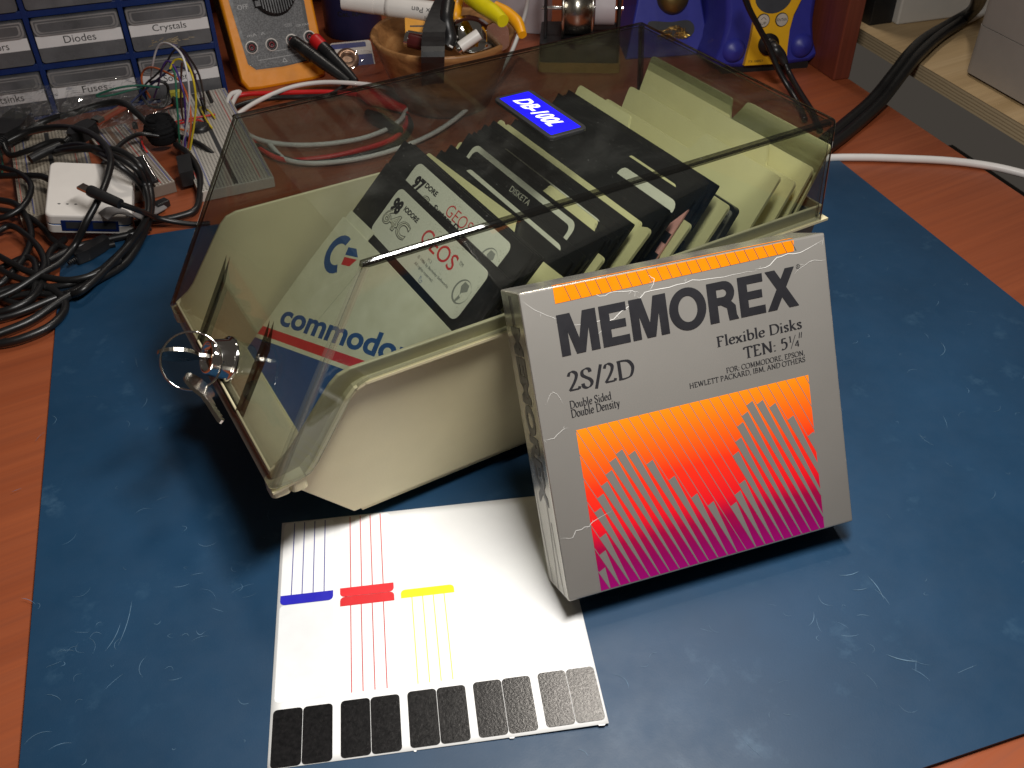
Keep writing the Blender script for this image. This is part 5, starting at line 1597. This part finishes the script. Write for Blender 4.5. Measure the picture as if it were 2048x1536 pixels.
# test leads and white cables behind the case, seen partly through the lid
cable('test_lead', [(712, 165, .4), (745, 180, .1), (790, 205, .1), (815, 235, .1), (790, 275, .1), (720, 300, .1), (640, 316, .1), (560, 318, .1), (500, 280, .1), (462, 240, .1), (452, 210, .15), (480, 190, .3), (560, 186, .3), (650, 184, .3), (720, 190, .2), (770, 203, .15)], .22, 'red', 'red test lead coiled on the desk behind the case')
cable('test_lead', [(698, 165, .4), (660, 190, .3), (600, 194, .3), (530, 198, .3), (470, 215, .3), (462, 245, .1), (510, 290, .1), (600, 325, .1), (700, 316, .1), (790, 290, .1), (822, 250, .1), (790, 212, .1), (730, 196, .2)], .24, 'black_rubber', 'black test lead coiled beside the red one')
b = MB(); p0, p1 = G(718, 187, .4), G(808, 218, .4); rod(b, [p0, p0 + (p1 - p0) * .3, p1], [.25, .7, .35], 'red'); b.build('alligator_clip', None, p0, label='red clip at the end of the red test lead', cat='clip')
b = MB(); p0, p1 = G(735, 225, .4), G(800, 262, .4); rod(b, [p0, p0 + (p1 - p0) * .4, p1], [.3, .6, .35], 'black'); b.build('alligator_clip', None, p0, label='black clip at the end of the black test lead', cat='clip')
cable('white_cable', [(466, 230, .3), (456, 205, .5), (463, 188, .6), (480, 184, .5), (470, 196, .4), (462, 224, .3), (478, 255, .2), (520, 280, .2), (590, 290, .2), (670, 286, .2), (740, 272, .2), (795, 245, .2), (812, 215, .2), (795, 185, .4), (755, 172, .6), (700, 166, .8), (640, 165, .8), (580, 175, .7), (520, 200, .5), (480, 225, .35), (462, 245, .2)], .20, 'white_cable', 'thin white cable looped in front of the multimeter')
cable('white_cable', [(540, 290, .15), (575, 320, .15), (650, 326, .15), (760, 308, .2), (860, 270, .3), (930, 222, .5), (985, 165, .8), (1020, 110, 1.2), (1040, 60, 2.4), (1052, 20, 4), (1058, -20, 6)], .20, 'white_cable', 'thin white cable running up past the pale lilac box')
# ------------------------------------------------------------------ electronics clutter at the left
def holes_mat(name, base, hole, pitch=.254, pin=False):
    t = NT(name)
    tc = t.n('ShaderNodeTexCoord'); sx = t.n('ShaderNodeSeparateXYZ')
    t.l(tc.outputs['Object'], sx.inputs[0])
    def saw(o):
        f = t.math('FRACT', t.math('MULTIPLY', o, 1 / (pitch * S)))
        return t.math('LESS_THAN', t.math('ABSOLUTE', t.math('SUBTRACT', f, .5)), .24)
    m = t.math('MULTIPLY', saw(sx.outputs[0]), saw(sx.outputs[1]))
    n = t.noise(t.coord(), 40, 3)
    bc = t.ramp(n, [(.3, tuple(c * .85 for c in base)), (.7, base)])
    t.l(t.mix(m, bc, hole), t.b.inputs['Base Color'])
    t.b.inputs['Roughness'].default_value = .4
    return t.m
M['bb_white'] = holes_mat('breadboard_white', (0.50, 0.47, 0.42), (0.03, 0.03, 0.03))
M['bb_old'] = holes_mat('breadboard_yellowed', (0.46, 0.41, 0.33), (0.07, 0.05, 0.04))
M['bb_clear'] = holes_mat('breadboard_clear', (0.20, 0.16, 0.13), (0.62, 0.58, 0.52))
M['rail_red'] = mat('rail_red', (0.45, 0.04, 0.03), .5); M['rail_blue'] = mat('rail_blue', (0.03, 0.06, 0.3), .5)
def breadboard(f, fr, up, wd, ln, m, label, z0=DESKZ, h=.85):
    """f: front-left corner; fr: direction of the short side; up: direction of the long side"""
    ex = Vector(fr).normalized(); ey = Vector(up).normalized(); ey = (ey - ex * ey.dot(ex)).normalized()
    T = frame((f.x, f.y, z0), ex, ey, (0, 0, 1))
    t = thing('breadboard', label, 'breadboard', T=T, group='solderless breadboards on the desk')
    b = MB(); b.box(0, 0, 0, wd, ln, h, m); b.build('board', t, bevel=.06)
    b = MB(); b.box(wd / 2 - .17, .2, h - .02, wd / 2 + .17, ln - .2, h + .004, 'dark_in' if m != 'bb_clear' else 'copper'); b.build('centre_groove', t)
    b = MB()
    for x, c in ((.25, 'rail_red'), (.95, 'rail_blue'), (wd - .95, 'rail_red'), (wd - .25, 'rail_blue')):
        b.line([(x, .3), (x, ln - .3)], .06, h + .004, c)
    b.build('rail_stripes', t)
    return t, T
f1 = G(44, 446, .3); u1 = G(24, 300, .3) - f1
breadboard(f1, Vector((u1.y, -u1.x, 0)), u1, 5.5, u1.length + 1.5, 'bb_old', 'yellowed breadboard lying left of the white router under the cables')
f2 = G(266, 396, .3); u2 = G(226, 268, .3) - f2
b2, T2 = breadboard(f2, G(352, 372, .3) - f2, u2, (G(352, 372, .3) - f2).length, u2.length + .5, 'bb_clear', 'clear breadboard with rows of shiny contacts right of the white router', h=.9)
f3 = G(399, 393, .3); u3 = G(322, 205, .3) - f3
b3, T3 = breadboard(f3, Vector((u3.y, -u3.x, 0)), u3, 5.6, u3.length, 'bb_white', 'white breadboard carrying the coloured jumper wires beside the disk case')

M['router_blue'] = mat('router_blue', (0.010, 0.12, 0.42), .35); M['port_blue'] = mat('port_blue', (0.004, 0.018, 0.10), .3)
M['grey_ribbon'] = mat('grey_ribbon', (0.22, 0.21, 0.21), .45, var=.15, scale=200)
M['yellow_tape'] = mat('yellow_tape', (0.5, 0.46, 0.05), .5)
# development board with pin rows on the clear breadboard
mo = G(262, 330, 1.3)
mcu = thing('microcontroller_board', 'small black circuit board with silver pin rows on the clear breadboard', 'circuit board', T=frame(G(268, 392, 1.0), G(340, 372, 1.0) - G(268, 392, 1.0), G(236, 285, 1.0) - G(268, 392, 1.0), (0, 0, 1)))
b = MB(); b.box(.1, .6, .3, 2.0, 5.2, .48, 'black'); b.build('board', mcu)
b = MB()
for x in (.25, 1.85):
    for k in range(15): b.lathe([(.07, .48), (.07, .62), (0, .64)], 'chrome', Matrix.Translation((x, .9 + k * .28, 0)), 8, cap=False)
b.build('pin_rows', mcu)
b = MB(); b.box(.75, 3.6, .48, 1.35, 4.3, .6, 'steel'); b.box(.7, 1.6, .48, 1.4, 2.4, .58, 'dark_in'); b.build('chip', mcu)
b = MB(); b.prism(rrect(0, 0, 1.05, 3.0, .12), 0, 1.15, 'black', frame(G(365, 375, .25), G(385, 370, .25) - G(365, 375, .25), G(352, 300, .25) - G(365, 375, .25), (0, 0, 1)))
b.build('black_module', None, G(370, 345, .3), bevel=.06, label='black rectangular module between the clear and the white breadboard', cat='module')
b = MB(); b.lathe([(.75, 0), (.75, .35), (.6, .42), (0, .42)], 'black', frame(G(401, 259, .7), (1, 0, 0), (0, 1, 0)), 24)
b.build('buzzer', None, G(401, 259, .7), label='small round black buzzer on the white breadboard', cat='buzzer')

# white router standing on the cables
w0, w1, w2 = G(88, 430, 2.6), G(264, 434, 1.6), G(97, 322, 3.9)
wx = (w1 - w0).normalized(); wy = (w2 - w0); wd_ = wy.length; wy = (wy - wx * wy.dot(wx)).normalized(); ww = (w1 - w0).length
wz = wx.cross(wy)
RT_ = frame(w0 - wz * 1.55, wx, wy)
rt = thing('pocket_router', 'small square white router with blue ports lying on the tangle of cables', 'router', T=RT_)
b = MB()
rr_ = rrect(0, 0, ww, wd_, .45, 6)
b.prism(rr_, 0.0, .62, 'white', smooth=False); b.build('lower_shell', rt, bevel=.12)
b = MB(); b.prism(rrect(.06, .06, ww - .06, wd_ - .06, .42, 6), .62, .80, 'router_blue'); b.build('blue_band', rt)
b = MB(); b.prism(rr_, .80, 1.55, 'white', ch=.16); b.build('upper_shell', rt, bevel=.05)
b = MB(); b.box(.95, -.035, .16, ww - .9, .3, 1.12, 'port_blue'); pb = b.build('port_panel', rt, bevel=.03)
b = MB()
for (x0, x1) in ((1.25, 2.55), (2.95, 4.4)):
    b.box(x0, -.05, .42, x1, .0, 1.0, 'dark_in')
b.build('usb_ports', rt)
b = MB()
for k in range(3): b.poly(circ(.85 + k * .52, 1.15, .10, 14, .06), 1.552, 'dark_in')
b.build('status_lights', rt)
b = MB(); b.add([(x, y, z) for (x, y, z) in ((ww - 2.1, -.03, 1.30), (ww - .05, .35, 1.62), (ww + .1, 1.35, 1.66), (ww - 1.6, 1.2, 1.62))], [(0, 1, 2, 3)], 'grey_ribbon')
rb = cat_rom([G(205, 432, 2.1), G(225, 420, 2.5), G(255, 424, 2.4), G(275, 432, 1.2), G(300, 422, .3), G(325, 408, .2)], 5)
b = MB(); wv = Vector((-.25, 1, 0)).normalized() * .65
for i in range(len(rb) - 1):
    b.add([rb[i] - wv, rb[i + 1] - wv, rb[i + 1] + wv, rb[i] + wv], [(0, 1, 2, 3)], 'grey_ribbon')
o = b.build('ribbon_cable', None, rb[8], label='grey ribbon cable lying over the right front corner of the white router', cat='ribbon cable')
so = o.modifiers.new('t', 'SOLIDIFY'); so.thickness = .08 * S
b = MB(); b.box(-.5, -.35, 0, .5, .35, .5, 'black', frame(G(325, 414, -.1), (.9, .3, 0), (-.3, .9, 0), (0, 0, 1))); b.build('cable_connector', None, G(325, 414, 0), bevel=.05, label='small black connector at the end of the grey ribbon cable', cat='connector')

# black cables
M['fuzzy_black'] = mat('black_velour', (0.006, 0.006, 0.007), .85, bump=.6, bscale=900, spec=.2)
BR = 'black_rubber'
CAB = [
 ('outermost black cable looping in front of the white router onto the wood', .27, [(-15, 672, .3), (60, 642, .35), (120, 602, .5), (190, 562, .4), (250, 526, .3), (285, 472, .5), (302, 420, 1.0), (298, 370, 1.8), (280, 332, 3.4), (240, 303, 4.0), (190, 297, 4.0), (140, 300, 3.4), (110, 306, 2.0)]),
 ('black cable along the inside of the outermost loop', .24, [(-15, 600, .3), (60, 588, .3), (130, 590, .3), (165, 580, .9), (215, 535, .9), (265, 480, 1.0), (296, 425, 1.5), (290, 372, 2.2), (272, 338, 3.6), (225, 312, 4.2), (160, 290, 3.6), (110, 300, 2.2), (62, 318, 2.0)]),
 ('black cable arching from the left to the round cable roll', .26, [(-15, 300, 1.2), (40, 270, 1.8), (90, 242, 2.2), (150, 225, 2.6), (205, 208, 2.9), (242, 205, 3.0), (275, 228, 2.8), (310, 262, 2.0)]),
 ('black cable crossing the top of the white router', .24, [(0, 290, 1.5), (60, 262, 2.0), (120, 254, 2.6), (170, 262, 3.8), (205, 285, 4.5), (221, 315, 4.5), (218, 345, 4.2), (205, 382, 3.75), (190, 412, 3.2), (172, 445, 2.5), (150, 490, 1.2), (120, 525, .9), (80, 548, .9), (30, 580, .7), (-15, 600, .6)]),
 ('black lead hanging in a wide loop over the left desk edge of the mat', .26, [(-15, 690, .2), (40, 678, .25), (100, 652, .3), (130, 618, .3), (120, 590, .4), (80, 570, .5), (30, 575, .5), (-15, 590, .4)]),
 ('black cable running past the router left side', .24, [(-15, 398, .8), (30, 408, .8), (55, 440, .7), (62, 480, .6), (45, 520, .5), (10, 560, .4), (-15, 575, .3)]),
 ('black cable curling in a small loop on the wood', .22, [(-15, 545, .3), (20, 527, .3), (50, 515, .5), (68, 522, .6), (72, 550, .6), (66, 590, .5), (45, 608, .4), (10, 600, .3), (-15, 580, .3)]),
 ('black cable from under the router to the lower left', .24, [(130, 478, .2), (100, 505, .3), (92, 545, .4), (70, 590, .6), (30, 615, .6), (-15, 628, .5)]),
 ('black cable right of the round cable roll towards the case', .22, [(350, 270, 1.2), (385, 282, 1.0), (410, 296, .8), (435, 318, .3), (450, 345, 0)]),
 ('black cable bending down from the round roll to the mat', .25, [(352, 290, 1.0), (380, 312, 1.0), (398, 345, .8), (400, 385, .5), (392, 418, .3), (360, 432, .2), (320, 440, .2), (270, 446, .2)]),
 ('black cable from the micro plug to the case corner', .20, [(238, 407, 3.7), (275, 420, 2.8), (305, 432, 1.2), (340, 442, .5), (385, 448, .1), (420, 447, 0)]),
 ('thin black cable arching left of the round roll', .18, [(318, 272, 1.6), (280, 268, 2.0), (250, 282, 2.2), (228, 303, 2.2), (205, 330, 2.6)]),
 ('black cable lying along the left end of the tangle', .24, [(-15, 352, 1.0), (40, 351, 1.3), (80, 352, 1.5), (100, 360, 1.5)]),
 ('black cable climbing behind the blue port router', .22, [(0, 420, .6), (50, 430, .6), (85, 455, .5), (105, 480, .3), (140, 500, .2), (180, 498, .2), (230, 488, .2)]),
 ('black cable crossing the two loops near the photo left edge', .22, [(-15, 505, .8), (30, 530, .8), (60, 545, .8), (95, 555, .8), (140, 560, .8), (190, 548, .8), (240, 520, .7)]),
]
CAB += [
 ('black cable lying low under the others on the wood', .25, [(-15, 640, .25), (40, 625, .25), (100, 600, .25), (160, 575, .25), (215, 530, .25), (255, 490, .25), (262, 460, .25)]),
 ('black cable winding from the far left plug over the breadboard', .23, [(5, 285, 1.8), (20, 310, 1.2), (60, 300, 1.6), (110, 282, 2.0), (160, 290, 2.2), (215, 316, 4.3), (262, 350, 3.4), (290, 385, 1.6), (297, 430, .9), (275, 480, .6), (225, 525, .5), (150, 565, .5), (90, 575, .5)]),
 ('black cable making a narrow bow beside the router', .22, [(-15, 470, .5), (20, 452, .6), (52, 470, .7), (80, 500, .7), (88, 535, .7), (60, 560, .7), (20, 550, .6), (-15, 530, .5)]),
 ('black cable over the yellowed breadboard corner', .22, [(-15, 330, 1.2), (35, 345, 1.4), (62, 370, 1.5), (52, 405, 1.3), (20, 430, 1.0), (-15, 440, .8)]),
 ('black cable under the front of the router', .26, [(60, 545, .3), (110, 515, .3), (160, 492, .3), (220, 478, .3), (265, 468, .3), (300, 455, .3)])]
for lab, r, pts in CAB:
    cable('usb_cable', pts, r, BR, lab)
# plugs
o = thing('micro_usb_plug', 'black plug with bare metal tip lying on top of the white router', 'plug', loc=G(205, 395, 3.9))
b = MB(); p0, p1 = G(179, 381, 4.2), G(241, 408, 3.7); rod(b, [p0, p0 + (p1 - p0) * .1, p1], [.34, .40, .34], 'black'); b.build('plug_body', o, G(205, 395, 3.9)).location = (0, 0, 0)
b = MB(); q0 = G(160, 372, 4.35); dx = (p0 - q0); L_ = dx.length; FTp = frame(q0, dx, (-dx.y, dx.x, 0)); b.box(0, -.3, -.09, L_ + .1, .3, .09, 'chrome', FTp); b.build('metal_tip', o, G(205, 395, 3.9)).location = (0, 0, 0)
b = MB()
for k in range(46): 
    a = k * .9; b.tube([G(328, 283, .6) + Vector((1.25 * math.cos(a + j * .5) * (1 - abs(k - 23) / 70), 1.15 * math.sin(a + j * .5) * (1 - abs(k - 23) / 70), k * .045)) for j in range(4)], .17, 'fuzzy_black', 6)
b.lathe([(.9, 0), (1.15, .3), (1.2, 1.2), (1.0, 1.9), (.4, 2.05), (0, 2.05)], 'fuzzy_black', frame(G(328, 283, .6), (1, 0, 0), (0, 1, 0)), 20)
b.build('cable_roll', None, G(328, 283, .6), label='round black cable roll between the breadboards', cat='cable roll')
def plug(p0, p1, w0, h0, label):
    t = thing('moulded_plug', label, 'plug', loc=p0)
    d = p1 - p0; T = frame(p0, d, (-d.y, d.x, 0)); L = d.length
    b = MB(); b.prism([(0, -w0 * .7), (L * .25, -w0), (L * .7, -w0), (L, -w0 * .35), (L, w0 * .35), (L * .7, w0), (L * .25, w0), (0, w0 * .7)], -h0, h0, 'black', T)
    b.build('housing', t, p0, bevel=.12).location = (0, 0, 0)
    b = MB()
    for k in range(5): b.tube([T @ Vector((L * (1 + .05 * k), 0, 0)), T @ Vector((L * (1.03 + .05 * k), 0, 0))], w0 * (.42 - .03 * k), 'black', 12)
    b.build('strain_relief', t, p0).location = (0, 0, 0)
plug(G(48, 228, 1.8), G(5, 280, 1.8), 1.05, .55, 'chunky black power plug at the far left of the tangle')
plug(G(188, 250, 3.0), G(140, 278, 2.8), .72, .45, 'black usb plug holding the reddish circuit strip')
plug(G(215, 480, .5), G(152, 518, .5), .42, .40, 'black barrel plug with ribbed neck lying before the router')
b = MB(); rod(b, [G(60, 319, 2.2), G(85, 306, 2.3), G(120, 290, 2.4)], [.33, .36, .30], 'black'); b.build('lead_end', None, G(60, 319, 2.2), label='thick blunt black lead end above the router corner', cat='lead')
# red circuit strip (usb stick without its case)
q0, q1 = G(190, 249, 3.1), G(246, 216, 3.3); dx = q1 - q0
st = thing('circuit_strip', 'reddish bare usb circuit strip with metal connector above the tangle', 'circuit board', T=frame(q0, dx, (-dx.y, dx.x, 0)))
M['pcb_red'] = mat('red_pcb', (0.20, 0.045, 0.025), .35)
b = MB(); b.box(0, -.42, 0, dx.length, .42, .12, 'pcb_red'); b.build('board', st)
b = MB(); b.box(.9, .05, .12, dx.length - .3, .2, .2, 'copper'); b.box(.1, -.4, .12, .7, .4, .4, 'steel'); b.build('connector', st)
# plastic bags
crumple('plastic_bag', [(-20, 285), (125, 270), (120, 182), (-20, 200)], [1.2, 1.4, 2.6, 2.6], 1, 'crinkled clear plastic bag at the far left in front of the cabinet', 'plastic bag', .8, 20)
crumple('plastic_bag', [(115, 290), (270, 265), (290, 165), (140, 182)], [1.6, 1.5, 3.0, 3.0], 2, 'crinkled clear plastic bag behind the black cables below the fuse drawer', 'plastic bag', .7, 20)
crumple('plastic_bag', [(225, 290), (340, 265), (345, 205), (262, 215)], [1.2, 1.2, 1.8, 2.0], 3, 'clear plastic bag with small parts beside the round cable roll', 'plastic bag', .4, 14)

# jumper wires
JW = [('green', (0.02, 0.16, 0.09), 'green jumper wire arching to the white breadboard', [(359, 284, .9), (356, 235, 3.2), (353, 190, 5.0), (350, 150, 6.0), (340, 128, 6.2)]),
 ('purple', (0.07, 0.03, 0.22), 'purple jumper wire falling to the white breadboard', [(370, 293, .9), (371, 240, 3.2), (368, 190, 5.2), (352, 140, 6.8), (336, 122, 7.2), (325, 135, 6.5), (318, 165, 4.5), (308, 195, 2.5)]),
 ('white', (0.62, 0.60, 0.62), 'white jumper wire arching high in front of the cabinet', [(366, 290, .9), (374, 245, 3.2), (379, 200, 5.2), (375, 150, 7.2), (366, 115, 8.2), (350, 95, 8.4), (330, 86, 8.2), (315, 95, 7.6), (306, 125, 6.2), (302, 155, 4.6)]),
 ('orange', (0.55, 0.12, 0.03), 'orange jumper wire with a low bow before the cabinet', [(376, 296, .9), (382, 250, 2.8), (378, 205, 4.4), (362, 165, 5.6), (335, 146, 6.0), (305, 135, 5.8), (287, 142, 5.0), (284, 165, 4.0), (300, 195, 2.4)]),
 ('yellow', (0.55, 0.42, 0.02), 'yellow jumper wire rightmost of the upright bundle', [(380, 300, .9), (388, 250, 3.0), (392, 200, 5.0), (384, 150, 6.8), (368, 122, 7.4), (350, 120, 7.4), (340, 138, 6.8)]),
 ('black', (0.012, 0.012, 0.016), 'black jumper wire arching to the right end of the white breadboard', [(410, 222, .9), (408, 195, 2.6), (398, 150, 5.4), (380, 118, 7.2), (360, 95, 8.4), (345, 105, 8.0), (330, 130, 6.6), (312, 150, 5.4), (290, 170, 4.0), (278, 200, 2.6)]),
 ('violet', (0.035, 0.02, 0.09), 'dark violet jumper wire near the blue cabinet corner', [(405, 205, 1.4), (395, 170, 4.0), (378, 125, 6.6), (362, 100, 8.0), (345, 88, 8.5)]),
 ('brown', (0.07, 0.025, 0.018), 'brown jumper wire behind the orange one', [(366, 240, 2.0), (362, 205, 3.6), (362, 160, 5.4), (364, 125, 6.8)]),
 ('navy', (0.02, 0.03, 0.09), 'navy jumper wire crossing left over the plastic bag', [(262, 205, 2.8), (290, 180, 3.6), (320, 155, 5.0), (340, 140, 5.6), (360, 134, 5.8), (378, 142, 5.2)]),
 ('sea', (0.015, 0.10, 0.065), 'green jumper wire looping left over the plastic bag', [(320, 175, 4.6), (280, 171, 4.8), (240, 175, 4.8), (200, 187, 4.4), (195, 193, 4.2), (225, 190, 4.2), (262, 180, 4.4), (285, 176, 4.4)])]
for nm, colr, lab, pts in JW:
    M['wire_' + nm] = mat('wire_' + nm, colr, .4)
    cable('jumper_wire', pts, .085, 'wire_' + nm, lab, 'jumper wire', 6, 6)['group'] = 'coloured jumper wires on the breadboards'
M['wire_red'] = mat('wire_red', (0.50, 0.025, 0.02), .4)
FLAT = [('wire_red', 'red flat wire across the white breadboard', [(345, 245, .75), (375, 238, .85), (405, 233, .85), (430, 229, .75)]),
 ('wire_red', 'red wire bent around the round buzzer', [(350, 250, .75), (372, 244, .9), (395, 240, .9), (412, 248, .75)]),
 ('wire_orange', 'orange wire along the left edge of the white breadboard', [(310, 220, .8), (322, 238, 1.0), (335, 252, 1.0), (355, 257, .9), (375, 262, .75)]),
 ('wire_orange', 'orange wire crossing above the other flat wires', [(312, 218, .8), (330, 216, 1.1), (345, 210, 1.0)]),
 ('wire_yellow', 'flat yellow wire fanning over the breadboard right side', [(400, 215, .9), (410, 235, 1.0), (418, 248, .9), (424, 256, .75)]),
 ('wire_yellow', 'second flat yellow wire nearer the case', [(402, 214, .9), (418, 222, 1.0), (430, 236, .8)]),
 ('wire_red', 'short red wire on the clear breadboard', [(282, 270, .8), (284, 285, 1.1), (290, 298, 1.0), (295, 305, .8)]),
 ('wire_sea', 'green wire on the wood at the far left edge', [(0, 300, .1), (5, 325, .2), (4, 350, .1)])]
for m, lab, pts in FLAT:
    cable('jumper_wire', pts, .085, m, lab, 'jumper wire', 6, 6)['group'] = 'coloured jumper wires on the breadboards'
for (a, bq, lab) in (((402, 195), (411, 224), 'slim black pin connector at the white jumper wire end'), ((414, 182), (424, 205), 'slim black pin connector at the cabinet corner'), ((347, 195), (352, 212), 'black pin connector standing at the far breadboard end')):
    b = MB(); b.tube([G(*a, 2.0), G(*bq, .9)], .17, 'black', 4); b.build('pin_connector', None, G(*bq, .9), label=lab, cat='connector')
b = MB(); b.box(-.9, -.6, 0, .9, .6, .9, 'black', frame(G(350, 213, .6), (.9, -.2, 0), (.2, .9, 0), (0, 0, 1))); b.build('terminal_block', None, G(350, 213, .6), bevel=.05, label='black terminal block at the far end of the white breadboard', cat='terminal block')
b = MB(); b.box(-.55, -.3, 0, .55, .3, .5, 'yellow_tape', frame(G(356, 193, 1.8), (.9, -.2, 0), (.2, .9, 0), (0, 0, 1)))
b.build('yellow_part', None, G(356, 193, 1.8), label='small yellow component on the black terminal block', cat='component')
b = MB(); b.tube(cat_rom([G(282, 192, 1.6), G(300, 212, 1.4), G(328, 212, 1.4), G(336, 190, 1.8), G(334, 170, 2.6), G(318, 162, 3.0), G(300, 165, 2.8)], 6), .13, 'black', 6); b.build('black_loop', None, G(300, 212, 1.4), label='black wire loop standing before the cabinet bottom edge', cat='wire')
for k, (x, y, lab) in enumerate(((271, 232, 'upper clear light-emitting diode above the clear breadboard'), (270, 252, 'lower small component with a black body on the clear breadboard'))):
    c = G(x, y, 1.6)
    b = MB(); b.lathe([(.22, -.2), (.22, .2), (.1, .36), (0, .38)], 'white' if k == 0 else 'black', frame(c, (1, 0, 0), (0, 1, 0)), 12); b.tube([c - Vector((.05, 0, .2)), c - Vector((.1, .2, 1.1))], .03, 'chrome', 4)
    b.build('small_component', None, c, label=lab, cat='component')
